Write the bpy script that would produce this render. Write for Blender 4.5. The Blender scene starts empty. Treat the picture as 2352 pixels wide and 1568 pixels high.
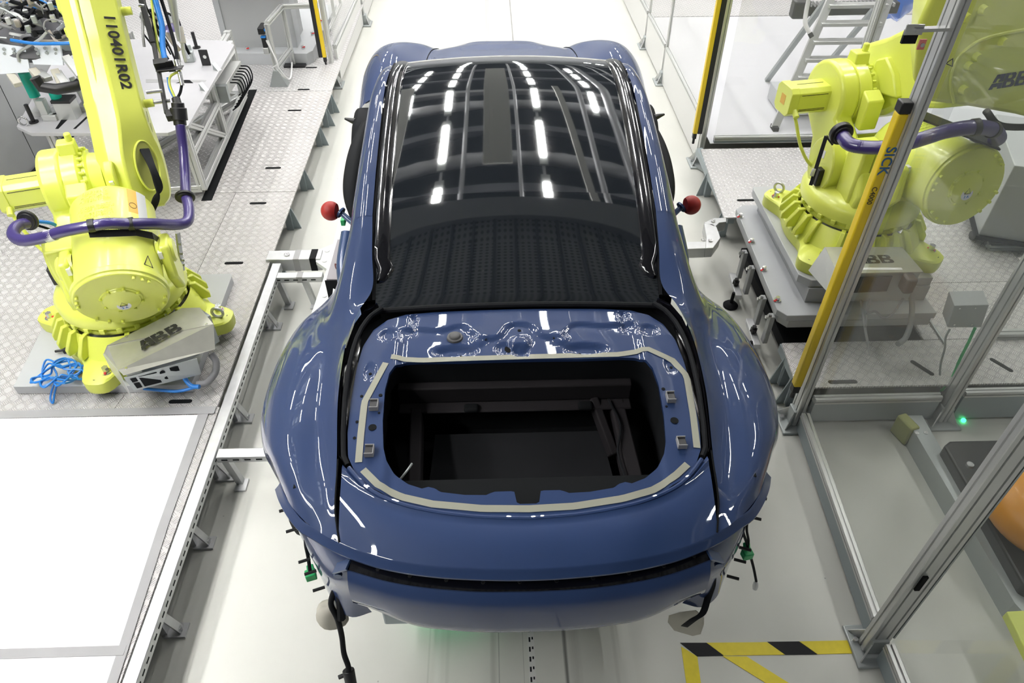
import bpy, math, random
from mathutils import Vector, Matrix, noise
random.seed(7)
V3 = Vector
C = bpy.context.scene.collection
scene = bpy.context.scene
# ------------------------------------------------------------------ camera
FPX, CAMH = 1666.0, 3.25
PITCH, YAW = math.radians(42.4), math.radians(1.73)
CAM = V3((-0.07, 0.0, CAMH))
cf = V3((math.sin(YAW)*math.cos(PITCH), math.cos(YAW)*math.cos(PITCH), -math.sin(PITCH)))
cr = V3((math.cos(YAW), -math.sin(YAW), 0)); cu = cr.cross(cf)
cam_d = bpy.data.cameras.new('camera'); cam_d.sensor_width = 36; cam_d.sensor_fit = 'HORIZONTAL'
cam_d.lens = 36*FPX/2352; cam_d.clip_start = .05; cam_d.clip_end = 200
cam = bpy.data.objects.new('camera', cam_d); C.objects.link(cam)
cam.matrix_world = Matrix(((cr.x, cu.x, -cf.x, CAM.x), (cr.y, cu.y, -cf.y, CAM.y), (cr.z, cu.z, -cf.z, CAM.z), (0, 0, 0, 1)))
scene.camera = cam
# ------------------------------------------------------------------ exposure, hall light
scene.view_settings.view_transform = 'Standard'; scene.view_settings.look = 'None'
scene.view_settings.gamma = 1; scene.view_settings.use_curve_mapping = False
scene.view_settings.exposure = 0.0
w = bpy.data.worlds.new('hall_air'); scene.world = w; w.use_nodes = True
w.node_tree.nodes['Background'].inputs[0].default_value = (.86, .92, 1, 1)
w.node_tree.nodes['Background'].inputs[1].default_value = .42
LIGHT_E = 92.0

def lamp(name, loc, rot, sx, sy, power, col=(1, .99, .96)):
    d = bpy.data.lights.new(name, 'AREA'); d.shape = 'RECTANGLE'; d.size = sx; d.size_y = sy; d.energy = power; d.color = col
    o = bpy.data.objects.new(name, d); o.location = loc; o.rotation_euler = rot; C.objects.link(o); return o

# ------------------------------------------------------------------ helpers
def ray(px, py):
    return (cf*FPX + cr*(px-1176) - cu*(py-784)).normalized()
def PZ(px, py, z):
    d = ray(px, py); return CAM + d*((z-CAM.z)/d.z)
def PY(px, py, y):
    d = ray(px, py); return CAM + d*((y-CAM.y)/d.y)
def PX(px, py, x):
    d = ray(px, py); return CAM + d*((x-CAM.x)/d.x)
def PD(px, py, t):
    return CAM + ray(px, py)*t

def frame_of(d, up=None):
    d = V3(d).normalized()
    up = V3(up) if up is not None else (V3((0, 0, 1)) if abs(d.z) < .95 else V3((0, 1, 0)))
    a = up.cross(d).normalized(); b = d.cross(a)
    return a, b, d
def crom(pts, n):
    pts = [V3(p) for p in pts]; out = []
    if len(pts) < 3: return pts
    P = [pts[0]*2-pts[1]] + pts + [pts[-1]*2-pts[-2]]
    for i in range(1, len(P)-2):
        for k in range(n):
            t = k/n
            out.append(.5*((2*P[i]) + (P[i+1]-P[i-1])*t + (2*P[i-1]-5*P[i]+4*P[i+1]-P[i+2])*t*t + (3*P[i]-P[i-1]-3*P[i+1]+P[i+2])*t**3))
    out.append(pts[-1]); return out
def interp(tab, t):
    # smooth monotone-ish interpolation in a table of (t, value)
    if t <= tab[0][0]: return tab[0][1]
    if t >= tab[-1][0]: return tab[-1][1]
    for i in range(len(tab)-1):
        if tab[i][0] <= t <= tab[i+1][0]:
            x0, y0 = tab[i]; x1, y1 = tab[i+1]; h = x1-x0; s = (t-x0)/h
            m = (y1-y0)/h
            m0 = m if i == 0 else (y1-tab[i-1][1])/(x1-tab[i-1][0])
            m1 = m if i+2 >= len(tab) else (tab[i+2][1]-y0)/(tab[i+2][0]-x0)
            return (2*s**3-3*s*s+1)*y0 + (s**3-2*s*s+s)*h*m0 + (-2*s**3+3*s*s)*y1 + (s**3-s*s)*h*m1

class MB:
    def __init__(s): s.V = []; s.F = []; s.MI = []; s.mi = 0
    def add(s, vs, fs):
        o = len(s.V); s.V += [V3(v) for v in vs]; s.F += [[i+o for i in f] for f in fs]; s.MI += [s.mi]*len(fs); return s
    def box(s, c, size, rz=0, M=None):
        hx, hy, hz = size[0]/2, size[1]/2, size[2]/2
        if M is None: M = Matrix.Rotation(rz, 3, 'Z')
        c = V3(c)
        vs = [c + M @ V3((x*hx, y*hy, z*hz)) for z in (-1, 1) for y in (-1, 1) for x in (-1, 1)]
        return s.add(vs, [(0, 2, 3, 1), (4, 5, 7, 6), (0, 1, 5, 4), (2, 6, 7, 3), (0, 4, 6, 2), (1, 3, 7, 5)])
    def rod(s, p0, p1, r0, r1=None, n=20, cap=True):
        p0, p1 = V3(p0), V3(p1); r1 = r0 if r1 is None else r1
        a, b, d = frame_of(p1-p0)
        vs = [p + (a*math.cos(t)+b*math.sin(t))*r for p, r in ((p0, r0), (p1, r1)) for t in [2*math.pi*k/n for k in range(n)]]
        fs = [(k, (k+1) % n, n+(k+1) % n, n+k) for k in range(n)]
        if cap: fs += [tuple(range(n-1, -1, -1)), tuple(range(n, 2*n))]
        return s.add(vs, fs)
    def tube(s, pts, r, n=8, sub=0, cap=True):
        pts = [V3(p) for p in pts]
        if sub: pts = crom(pts, sub)
        m = len(pts); rr = r if hasattr(r, '__len__') else [r]*m
        d = (pts[1]-pts[0]).normalized(); a, b, _ = frame_of(d); vs = []
        for i, p in enumerate(pts):
            t = (pts[min(i+1, m-1)]-pts[max(i-1, 0)])
            t = t.normalized() if t.length > 1e-9 else d
            a = (a - t*a.dot(t)).normalized(); b = t.cross(a)
            vs += [p + (a*math.cos(2*math.pi*k/n)+b*math.sin(2*math.pi*k/n))*rr[i] for k in range(n)]
        fs = [(i*n+k, i*n+(k+1) % n, (i+1)*n+(k+1) % n, (i+1)*n+k) for i in range(m-1) for k in range(n)]
        if cap: fs += [tuple(range(n-1, -1, -1)), tuple(range((m-1)*n, m*n))]
        return s.add(vs, fs)
    def lathe(s, prof, o, axis, n=32, up=None, a0=0, a1=2*math.pi):
        # prof: list of (radius, height along axis)
        o = V3(o); a, b, d = frame_of(axis, up); full = abs(a1-a0-2*math.pi) < 1e-6
        m = n if full else n+1; vs = []
        for r, h in prof:
            vs += [o + d*h + (a*math.cos(a0+(a1-a0)*k/n)+b*math.sin(a0+(a1-a0)*k/n))*r for k in range(m)]
        fs = []
        for i in range(len(prof)-1):
            for k in range(n):
                k2 = (k+1) % m
                fs.append((i*m+k, i*m+k2, (i+1)*m+k2, (i+1)*m+k))
        return s.add(vs, fs)
    def prism(s, poly, o, u, v, depth):
        # poly in the u,v plane from o, extruded by the vector depth
        o, u, v, dd = V3(o), V3(u), V3(v), V3(depth); n = len(poly)
        if u.cross(v).dot(dd) < 0: poly = poly[::-1]
        vs = [o+u*x+v*y for x, y in poly] + [o+u*x+v*y+dd for x, y in poly]
        fs = [(k, (k+1) % n, n+(k+1) % n, n+k) for k in range(n)] + [tuple(range(n-1, -1, -1)), tuple(range(n, 2*n))]
        return s.add(vs, fs)
    def plate(s, pts, th):
        # polygon of world points, thickened downwards
        n = len(pts); pts = [V3(p) for p in pts]
        vs = pts + [p-V3((0, 0, th)) for p in pts]
        nz = sum((pts[i].x*pts[(i+1) % n].y-pts[(i+1) % n].x*pts[i].y) for i in range(n))
        fs = [tuple(range(n)), tuple(range(2*n-1, n-1, -1))] + [(k, n+k, n+(k+1) % n, (k+1) % n) for k in range(n)]
        if nz < 0: fs = [f[::-1] for f in fs]
        return s.add(vs, fs)
    def slot_beam(s, p0, p1, w, h, up=(0, 0, 1), g=.009):
        # aluminium T-slot extrusion
        p0, p1 = V3(p0), V3(p1); a, b, d = frame_of(p1-p0, up if abs((p1-p0).normalized().dot(V3(up))) < .98 else (0, 1, 0))
        def side(L, n_):
            out = []
            for k in range(n_):
                c = -L/2 + L*(k+.5)/n_
                out += [(c-g/2, 0), (c-g/2, -g*.9), (c+g/2, -g*.9), (c+g/2, 0)]
            return out
        nw, nh = max(1, round(w/.045)), max(1, round(h/.045)); poly = []
        c = .003
        poly += [(-w/2+c, -h/2)] + [(x, -h/2-y) for x, y in side(w, nw)] + [(w/2-c, -h/2)]
        poly += [(w/2, -h/2+c)] + [(w/2+y, x) for x, y in side(h, nh)] + [(w/2, h/2-c)]
        poly += [(w/2-c, h/2)] + [(-x, h/2+y) for x, y in side(w, nw)] + [(-w/2+c, h/2)]
        poly += [(-w/2, h/2-c)] + [(-w/2-y, -x) for x, y in side(h, nh)] + [(-w/2, -h/2+c)]
        return s.prism(poly, p0, a, b, p1-p0)
    def beam(s, p0, p1, w, h, up=(0, 0, 1)):
        p0, p1 = V3(p0), V3(p1); a, b, d = frame_of(p1-p0, up)
        return s.prism([(-w/2, -h/2), (w/2, -h/2), (w/2, h/2), (-w/2, h/2)], p0, a, b, p1-p0)
    def grid(s, rows, flip=False):
        m, n = len(rows), len(rows[0]); vs = [p for r in rows for p in r]
        fs = [(i*n+j, i*n+j+1, (i+1)*n+j+1, (i+1)*n+j) for i in range(m-1) for j in range(n-1)]
        if flip: fs = [f[::-1] for f in fs]
        return s.add(vs, fs)
    def sphere(s, c, r, n=16, m=10, sc=(1, 1, 1)):
        vs = [V3(c)+V3((r*sc[0]*math.sin(math.pi*i/m)*math.cos(2*math.pi*k/n), r*sc[1]*math.sin(math.pi*i/m)*math.sin(2*math.pi*k/n), r*sc[2]*math.cos(math.pi*i/m))) for i in range(m+1) for k in range(n)]
        return s.add(vs, [(i*n+k, (i+1)*n+k, (i+1)*n+(k+1) % n, i*n+(k+1) % n) for i in range(m) for k in range(n)])
    def bolt(s, p, d, r=.009, h=.008):
        p, d = V3(p), V3(d).normalized(); return s.rod(p-d*.001, p+d*h, r, r*.93, n=6)

def obj(name, mb, m, parent=None, smooth=True, bevel=0, sharp=38, seg=2, solid=0, weld=False, sub=0):
    me = bpy.data.meshes.new(name); me.from_pydata([tuple(v) for v in mb.V], [], mb.F)
    ms = m if isinstance(m, (list, tuple)) else [m]
    for x in ms: me.materials.append(x)
    if len(ms) > 1: me.polygons.foreach_set('material_index', mb.MI)
    if smooth:
        me.shade_smooth(); me.set_sharp_from_angle(angle=math.radians(sharp))
    me.validate(); me.update()
    o = bpy.data.objects.new(name, me); C.objects.link(o)
    if weld:
        x = o.modifiers.new('w', 'WELD'); x.merge_threshold = .0004
    if solid:
        x = o.modifiers.new('s', 'SOLIDIFY'); x.thickness = solid; x.offset = -1
    if sub:
        x = o.modifiers.new('u', 'SUBSURF'); x.levels = sub; x.render_levels = sub
    if bevel:
        x = o.modifiers.new('b', 'BEVEL'); x.width = bevel; x.segments = seg; x.limit_method = 'ANGLE'; x.angle_limit = math.radians(40); x.use_clamp_overlap = True
    if parent is not None:
        o.parent = parent
        if parent.type == 'EMPTY': o.matrix_parent_inverse = Matrix.Translation(-parent.location)
    return o
def thing(name, label, cat, loc=(0, 0, 0), group=None):
    o = bpy.data.objects.new(name, None); C.objects.link(o); o.location = loc; o.empty_display_size = .1
    o['label'] = label; o['category'] = cat
    if group: o['group'] = group
    return o
def tag(o, label, cat, group=None, kind=None):
    o['label'] = label; o['category'] = cat
    if group: o['group'] = group
    if kind: o['kind'] = kind
    return o
def struct(name, mb, m, parent=None, **k):
    o = obj(name, mb, m, parent, **k); o['kind'] = 'structure'; return o
def copy_tree(o, parent=None):
    c = o.copy(); C.objects.link(c)
    if parent is not None:
        c.parent = parent; c.matrix_parent_inverse = o.matrix_parent_inverse.copy()
    for ch in list(o.children): copy_tree(ch, c)
    return c
def text(name, body, size, o, ux, uy, m, parent=None, depth=.0008, shear=0, bold=0, sx=1.0):
    cu_ = bpy.data.curves.new(name, 'FONT'); cu_.body = body; cu_.size = size; cu_.extrude = depth; cu_.offset = bold; cu_.shear = shear
    cu_.align_x = 'CENTER'; cu_.align_y = 'CENTER'; cu_.space_character = 1.05
    t = bpy.data.objects.new(name, cu_); C.objects.link(t); bpy.context.view_layer.update()
    me = bpy.data.meshes.new_from_object(t.evaluated_get(bpy.context.evaluated_depsgraph_get()))
    bpy.data.objects.remove(t); me.materials.clear(); me.materials.append(m)
    ux, uy = V3(ux).normalized(), V3(uy); uy = (uy-ux*uy.dot(ux)).normalized(); uz = ux.cross(uy); o = V3(o)
    M = Matrix(((ux.x*sx, uy.x, uz.x, o.x), (ux.y*sx, uy.y, uz.y, o.y), (ux.z*sx, uy.z, uz.z, o.z), (0, 0, 0, 1)))
    me.transform(M)
    ob = bpy.data.objects.new(name, me); C.objects.link(ob)
    if parent is not None:
        ob.parent = parent
        if parent.type == 'EMPTY': ob.matrix_parent_inverse = Matrix.Translation(-parent.location)
    return ob

# ------------------------------------------------------------------ materials
def mat(name, col, rough=.5, metal=0, coat=0, emit=0, alpha=1, trans=0, noise_amt=0, nscale=8, bump=0, bscale=60, spec=.5, coat_rough=.03, ior=1.5):
    m = bpy.data.materials.new(name); m.use_nodes = True; nt = m.node_tree; b = nt.nodes['Principled BSDF']
    b.inputs['Base Color'].default_value = (*col, 1); b.inputs['Roughness'].default_value = rough; b.inputs['Metallic'].default_value = metal
    b.inputs['Coat Weight'].default_value = coat; b.inputs['Coat Roughness'].default_value = coat_rough
    b.inputs['Specular IOR Level'].default_value = spec; b.inputs['IOR'].default_value = ior
    b.inputs['Transmission Weight'].default_value = trans; b.inputs['Alpha'].default_value = alpha
    if emit: b.inputs['Emission Color'].default_value = (*col, 1); b.inputs['Emission Strength'].default_value = emit
    if noise_amt or bump:
        tc = nt.nodes.new('ShaderNodeTexCoord')
    if noise_amt:
        n = nt.nodes.new('ShaderNodeTexNoise'); n.inputs['Scale'].default_value = nscale; n.inputs['Detail'].default_value = 5
        nt.links.new(tc.outputs['Object'], n.inputs['Vector'])
        mx = nt.nodes.new('ShaderNodeMix'); mx.data_type = 'RGBA'
        mx.inputs[6].default_value = (*[c*(1-noise_amt) for c in col], 1); mx.inputs[7].default_value = (*[min(1, c*(1+noise_amt)) for c in col], 1)
        nt.links.new(n.outputs['Fac'], mx.inputs[0]); nt.links.new(mx.outputs[2], b.inputs['Base Color'])
    if bump:
        n = nt.nodes.new('ShaderNodeTexNoise'); n.inputs['Scale'].default_value = bscale; n.inputs['Detail'].default_value = 3
        nt.links.new(tc.outputs['Object'], n.inputs['Vector'])
        bp = nt.nodes.new('ShaderNodeBump'); bp.inputs['Strength'].default_value = bump; bp.inputs['Distance'].default_value = .002
        nt.links.new(n.outputs['Fac'], bp.inputs['Height']); nt.links.new(bp.outputs[0], b.inputs['Normal'])
    return m
class NT:
    def __init__(s, m): s.t = m.node_tree; s.b = s.t.nodes['Principled BSDF']
    def n(s, k, **p):
        x = s.t.nodes.new(k)
        for a, v in p.items(): setattr(x, a, v)
        return x
    def L(s, a, b): s.t.links.new(a, b)
    def m(s, op, a, b=0, c=0):
        x = s.t.nodes.new('ShaderNodeMath'); x.operation = op
        for i, v in enumerate((a, b, c)):
            if isinstance(v, (int, float)): x.inputs[i].default_value = v
            else: s.t.links.new(v, x.inputs[i])
        return x.outputs[0]
    def mix(s, f, a, b):
        x = s.t.nodes.new('ShaderNodeMix'); x.data_type = 'RGBA'
        for i, v in ((0, f), (6, a), (7, b)):
            if isinstance(v, (int, float)): x.inputs[i].default_value = v
            elif isinstance(v, tuple): x.inputs[i].default_value = (*v, 1)
            else: s.t.links.new(v, x.inputs[i])
        return x.outputs[2]
def tread_mat(name, base, s=.034, barcol=None, almond=False):
    m = mat(name, base, .42, .35); k = NT(m)
    tc = k.n('ShaderNodeTexCoord'); sp = k.n('ShaderNodeSeparateXYZ'); k.L(tc.outputs['Object'], sp.inputs[0])
    q = .7071/s
    u = k.m('MULTIPLY', k.m('ADD', sp.outputs[0], sp.outputs[1]), q); v = k.m('MULTIPLY', k.m('SUBTRACT', sp.outputs[0], sp.outputs[1]), q)
    par = k.m('FLOORED_MODULO', k.m('ADD', k.m('FLOOR', u), k.m('FLOOR', v)), 2)
    a = k.m('SUBTRACT', k.m('FRACT', u), .5); b = k.m('SUBTRACT', k.m('FRACT', v), .5)
    aa = k.m('ADD', k.m('MULTIPLY', a, par), k.m('MULTIPLY', b, k.m('SUBTRACT', 1, par)))
    bb = k.m('ADD', k.m('MULTIPLY', b, par), k.m('MULTIPLY', a, k.m('SUBTRACT', 1, par)))
    if almond:
        d = k.m('ADD', k.m('POWER', k.m('MULTIPLY', aa, 2.2), 2), k.m('POWER', k.m('MULTIPLY', bb, 5.5), 2))
        mask = k.m('SMOOTH_MIN', k.m('MAXIMUM', k.m('SUBTRACT', 1, d), 0), 1, .1)
    else:
        st = k.m('MULTIPLY_ADD', k.m('COSINE', k.m('MULTIPLY', bb, 2*math.pi*5)), .5, .5)
        ea = k.m('LESS_THAN', k.m('ADD', k.m('ABSOLUTE', aa), k.m('MULTIPLY', k.m('ABSOLUTE', bb), .25)), .42); eb = k.m('LESS_THAN', k.m('ABSOLUTE', bb), .46)
        mask = k.m('MULTIPLY', st, k.m('MULTIPLY', ea, eb))
    nz = k.n('ShaderNodeTexNoise'); nz.inputs['Scale'].default_value = 1.7; nz.inputs['Detail'].default_value = 6; k.L(tc.outputs['Object'], nz.inputs['Vector'])
    dirt = k.mix(nz.outputs['Fac'], tuple(c*.78 for c in base), tuple(min(1, c*1.15) for c in base))
    col = k.mix(mask, dirt, barcol or tuple(min(1, c*1.35) for c in base)); k.L(col, k.b.inputs['Base Color'])
    bp = k.n('ShaderNodeBump'); bp.inputs['Strength'].default_value = .9; bp.inputs['Distance'].default_value = .0025 if not almond else .005
    k.L(mask, bp.inputs['Height']); k.L(bp.outputs[0], k.b.inputs['Normal'])
    k.L(k.m('MULTIPLY_ADD', mask, -.15, .45), k.b.inputs['Roughness'])
    return m
M = {}
M['tread'] = tread_mat('tread_plate', (.46, .445, .44), s=.046, barcol=(.80, .78, .77))
M['tread_far'] = tread_mat('almond_tread_plate', (.55, .54, .54), s=.042, barcol=(.85, .84, .84), almond=True)
M['alu'] = mat('aluminium_profile', (.60, .61, .60), .36, .55, noise_amt=.05)
M['alu_d'] = mat('dull_aluminium', (.42, .45, .45), .45, .5)
M['steel'] = mat('galvanised_steel', (.56, .57, .58), .4, .6, noise_amt=.12, nscale=20)
M['grey_paint'] = mat('light_grey_paint', (.45, .465, .48), .42, 0, noise_amt=.04)
M['grey_panel'] = mat('grey_panel', (.44, .45, .455), .5, .15)
M['kick'] = mat('fence_panel_grey', (.33, .38, .40), .45, .3)
M['kick_w'] = mat('fence_panel_white', (.72, .72, .71), .4, .1)
M['white'] = mat('white_cover', (.93, .92, .93), .55, noise_amt=.03, nscale=2, bump=.15, bscale=4)
M['white_plate'] = mat('white_plate', (.78, .82, .88), .4)
M['tape_grey'] = mat('grey_cloth_tape', (.33, .33, .335), .6, noise_amt=.08)
M['black'] = mat('black_plastic', (.012, .012, .014), .42)
M['rubber'] = mat('black_rubber', (.012, .013, .015), .7, spec=.12)
M['dark'] = mat('dark_void', (.006, .007, .008), .8, spec=.15)
M['yellow'] = mat('robot_yellow_green', (.74, .80, .13), .33, 0, coat=.35, coat_rough=.15, noise_amt=.04, nscale=5, bump=.08, bscale=90)
M['yellow_cast'] = mat('robot_cast_yellow_green', (.72, .78, .12), .42, 0, coat=.2, coat_rough=.25, bump=.25, bscale=120)
M['sick'] = mat('safety_yellow', (.83, .60, .02), .38)
M['hazard_y'] = mat('floor_tape_yellow', (.76, .62, .02), .45, noise_amt=.12, nscale=30)
M['hazard_k'] = mat('floor_tape_black', (.010, .010, .013), .5, spec=.2)
M['purple'] = mat('purple_hose', (.05, .035, .16), .28, 0, coat=.5)
M['blue_hose'] = mat('blue_hose', (.02, .2, .62), .35)
M['green'] = mat('green_plastic', (.02, .42, .13), .4)
M['teal'] = mat('teal_grip', (.0, .38, .28), .45)
M['red'] = mat('red_rubber_ball', (.42, .025, .02), .5, bump=.1)
M['red_mark'] = mat('red_marker', (.7, .02, .02), .5)
M['chrome'] = mat('zinc_bolt', (.7, .7, .7), .25, .9)
M['ink'] = mat('black_lettering', (.02, .02, .02), .5)
M['cloth'] = mat('beige_cloth', (.52, .50, .43), .85, bump=.3, bscale=30)
M['cream_tape'] = mat('cream_tape', (.33, .33, .265), .55)
M['label'] = mat('white_label', (.8, .8, .8), .5)
M['orange'] = mat('orange_cover', (.60, .24, .0), .4, coat=.1)
def glass_mat(name, col, a):
    m = bpy.data.materials.new(name); m.use_nodes = True; nt = m.node_tree; nt.nodes.clear()
    o = nt.nodes.new('ShaderNodeOutputMaterial'); mx = nt.nodes.new('ShaderNodeMixShader'); t = nt.nodes.new('ShaderNodeBsdfTransparent')
    g = nt.nodes.new('ShaderNodeBsdfGlossy'); g.inputs['Roughness'].default_value = .02
    lw = nt.nodes.new('ShaderNodeLayerWeight'); lw.inputs[0].default_value = .5
    pw = nt.nodes.new('ShaderNodeMath'); pw.operation = 'POWER'; pw.inputs[1].default_value = 5; nt.links.new(lw.outputs['Facing'], pw.inputs[0])
    f = nt.nodes.new('ShaderNodeMath'); f.operation = 'MULTIPLY_ADD'; f.inputs[1].default_value = .5; f.inputs[2].default_value = .03; nt.links.new(pw.outputs[0], f.inputs[0])
    df = nt.nodes.new('ShaderNodeBsdfDiffuse'); df.inputs[0].default_value = (.75, .78, .76, 1)
    m2 = nt.nodes.new('ShaderNodeMixShader'); m2.inputs[0].default_value = a
    t.inputs[0].default_value = (*col, 1)
    nt.links.new(t.outputs[0], m2.inputs[1]); nt.links.new(df.outputs[0], m2.inputs[2])
    nt.links.new(f.outputs[0], mx.inputs[0]); nt.links.new(m2.outputs[0], mx.inputs[1]); nt.links.new(g.outputs[0], mx.inputs[2])
    nt.links.new(mx.outputs[0], o.inputs[0]); return m
M['poly'] = glass_mat('polycarbonate', (.97, .98, .97), .022)
M['poly_far'] = glass_mat('polycarbonate_hazy', (.98, .98, .98), .07)

# floor material: worn epoxy with wheel tracks along the line
def floor_mat():
    m = mat('epoxy_floor', (.6, .6, .56), .34); k = NT(m)
    tc = k.n('ShaderNodeTexCoord'); sp = k.n('ShaderNodeSeparateXYZ'); k.L(tc.outputs['Object'], sp.inputs[0])
    mp = k.n('ShaderNodeMapping'); mp.inputs['Scale'].default_value = (6, .5, 1); k.L(tc.outputs['Object'], mp.inputs[0])
    n1 = k.n('ShaderNodeTexNoise'); n1.inputs['Scale'].default_value = 1.2; n1.inputs['Detail'].default_value = 8; k.L(mp.outputs[0], n1.inputs['Vector'])
    n2 = k.n('ShaderNodeTexNoise'); n2.inputs['Scale'].default_value = 2.3; n2.inputs['Detail'].default_value = 7; k.L(tc.outputs['Object'], n2.inputs['Vector'])
    base = k.mix(n2.outputs['Fac'], (.54, .55, .505), (.66, .655, .61))
    base = k.mix(k.m('MULTIPLY', n1.outputs['Fac'], .35), base, (.50, .51, .48))
    wn = k.n('ShaderNodeTexNoise'); wn.inputs['Scale'].default_value = 40; wn.inputs['Detail'].default_value = 6
    mp2 = k.n('ShaderNodeMapping'); mp2.inputs['Scale'].default_value = (3, .12, 1); k.L(tc.outputs['Object'], mp2.inputs[0]); k.L(mp2.outputs[0], wn.inputs['Vector'])
    for x, hw, dk, col in ((-.085, .004, .5, (.12, .12, .12)), (-.11, .018, .45, (.3, .3, .28)), (.215, .012, .75, (.07, .07, .07)), (.26, .03, .3, (.3, .3, .28)), (-.36, .02, .3, (.72, .74, .7)), (-.315, .012, .25, (.36, .38, .35)), (.44, .012, .3, (.35, .35, .33)), (.50, .03, .35, (.7, .7, .66)), (.025, .002, .5, (.2, .2, .2)), (-.40, .006, .3, (.3, .33, .3))):
        d = k.m('ABSOLUTE', k.m('SUBTRACT', sp.outputs[0], x))
        f = k.m('MULTIPLY', k.m('SUBTRACT', 1, k.m('SMOOTHSTEP' if False else 'MINIMUM', k.m('DIVIDE', d, hw), 1)), dk*1.6)
        f = k.m('MINIMUM', k.m('MULTIPLY', f, k.m('MULTIPLY_ADD', wn.outputs['Fac'], 1.5, .1)), dk)
        base = k.mix(f, base, col)
    # scuffs and specks
    vo = k.n('ShaderNodeTexVoronoi'); vo.inputs['Scale'].default_value = 5.5; k.L(tc.outputs['Object'], vo.inputs['Vector'])
    sp_ = k.m('MULTIPLY', k.m('LESS_THAN', vo.outputs['Distance'], .022), .6); base = k.mix(sp_, base, (.2, .2, .19))
    k.L(base, k.b.inputs['Base Color'])
    k.L(k.m('MULTIPLY_ADD', n2.outputs['Fac'], .25, .22), k.b.inputs['Roughness'])
    return m
M['floor'] = floor_mat()
struct('floor', MB().box((0, 8, -.05), (34, 36, .1)), M['floor'], smooth=False)

# ------------------------------------------------------------------ hall above (seen mirrored in the paint and glass)
struct('wall_near', MB().box((0, -8.5, 4.5), (30, .1, 9)), mat('hall_wall_dark', (.16, .17, .19), .7), smooth=False)
M['roof'] = mat('dark_roof_deck', (.035, .04, .05), .8)
M['truss'] = mat('grey_steelwork', (.16, .17, .19), .5, .2)
M['duct'] = mat('duct_metal', (.42, .43, .45), .45, .6)
M['tube_light'] = mat('tube_light_glow', (1, .98, .95), emit=LIGHT_E)
struct('ceiling', MB().box((0, 9, 9.1), (34, 34, .1)), M['roof'], smooth=False)
struct('wall_left', MB().box((-15, 9, 4.5), (.1, 34, 9)), mat('hall_wall_grey', (.55, .57, .6), .7), smooth=False)
struct('wall_right', MB().box((15, 9, 4.5), (.1, 34, 9)), bpy.data.materials['hall_wall_grey'], smooth=False)
struct('wall_far', MB().box((0, 25.5, 4.5), (30, .1, 9)), bpy.data.materials['hall_wall_grey'], smooth=False)
lf = thing('ceiling_light', 'white tube light hung in a row high over the line', 'ceiling light', (-1.15, 4.5, 6.8), 'tube lights over the line')
obj('light_housing', MB().box((-1.15, 4.5, 6.85), (.16, 1.7, .08)), M['alu_d'], lf, bevel=.006)
obj('light_tube', MB().box((-1.15, 4.5, 6.79), (.11, 1.2, .04)), M['tube_light'], lf)
for x, z, ys in ((-1.15, 6.8, (6.5, 8.5, 10.5, 12.5, 14.5, 16.5, 18.5, 20.5, 22.5)), (.75, 6.8, (4.5, 6.5, 8.5, 10.5, 12.5, 14.5, 16.5, 18.5, 20.5, 22.5)), (-3.8, 5.4, (14, 17, 20, 23)), (3.8, 5.4, (14, 17, 20, 23)), (-5.2, 6.2, (-1, 1.5, 4, 6.5, 9, 12)), (5.2, 6.2, (1, 4, 6.5, 9, 12)), (-3.4, 5.6, (-1.6, -.1, 1.4, 3.0)), (-4.1, 4.7, (.3, 2.1)), (-2.75, 4.85, (-.5, 1.4)), (-3.3, 6.4, (4.6, 6.2, 8.0, 10)), (3.3, 6.4, (3.5, 5.8, 8, 10)), (-2.2, 7.2, (9, 11, 13, 15)), (2.2, 7.2, (9, 11, 13, 15))):  # near-left and farthest rows added to brighten the floor and wing reflections
    for y in ys: c = copy_tree(lf); c.location = (x, y, z)
o = obj('light_rail', MB().beam((-1.15, 3.6, 6.93), (-1.15, 18, 6.93), .05, .06), M['duct']); tag(o, 'steel rail carrying the left row of tube lights', 'rail', 'light rails')
o = obj('light_rail', MB().beam((.75, 3.6, 6.93), (.75, 18, 6.93), .05, .06), M['duct']); tag(o, 'steel rail carrying the right row of tube lights', 'rail', 'light rails')
ct_ = MB().box((-.1, 9.4, 6.4), (.52, 8, .03))
for k in range(7): ct_.box((-.34+.08*k, 9.4, 6.375), (.022, 8, .03))
o = obj('cable_tray', ct_, mat('pale_tray', (.5, .5, .48), .5)); tag(o, 'wide ribbed metal cable tray running above the line', 'cable tray')
o = obj('cable_tray', MB().box((-2.15, 7.2, 6.6), (.38, 5.6, .03)), bpy.data.materials['pale_tray']); tag(o, 'plain flat cable tray hung to the left of the line', 'cable tray')
o = obj('cable_tray', MB().box((1.35, 6.6, 6.5), (.13, 5.2, .05), .06), bpy.data.materials['pale_tray']); tag(o, 'narrow pale cable duct hung to the right of the line', 'cable tray')
for y, z, r in ((6.2, 7.4, .22), (8.6, 7.4, .22), (4.5, 7.6, .16)):
    P = [V3((-11+.25*i, y, z)) for i in range(89)]
    o = obj('ribbed_duct', MB().tube(P, [r*(1 if i % 2 else .9) for i in range(89)], 14), M['duct']); tag(o, 'ribbed ventilation duct crossing the hall roof', 'duct', 'ribbed ventilation ducts')
M['sky_pane'] = mat('daylit_pane', (.85, .93, 1), emit=2.2)
sk = struct('window_1', MB().box((-5.6, 6.5, 9.0), (1.7, 7, .04)), M['sky_pane'])
mb = MB()
for k in range(15): mb.box((-5.6, 3.0+.5*k, 8.93), (1.8, .06, .08))
for k in range(4): mb.box((-6.45+.566*k, 6.5, 8.93), (.06, 7.1, .08))
struct('window_frame', mb, M['roof'], sk)
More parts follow.
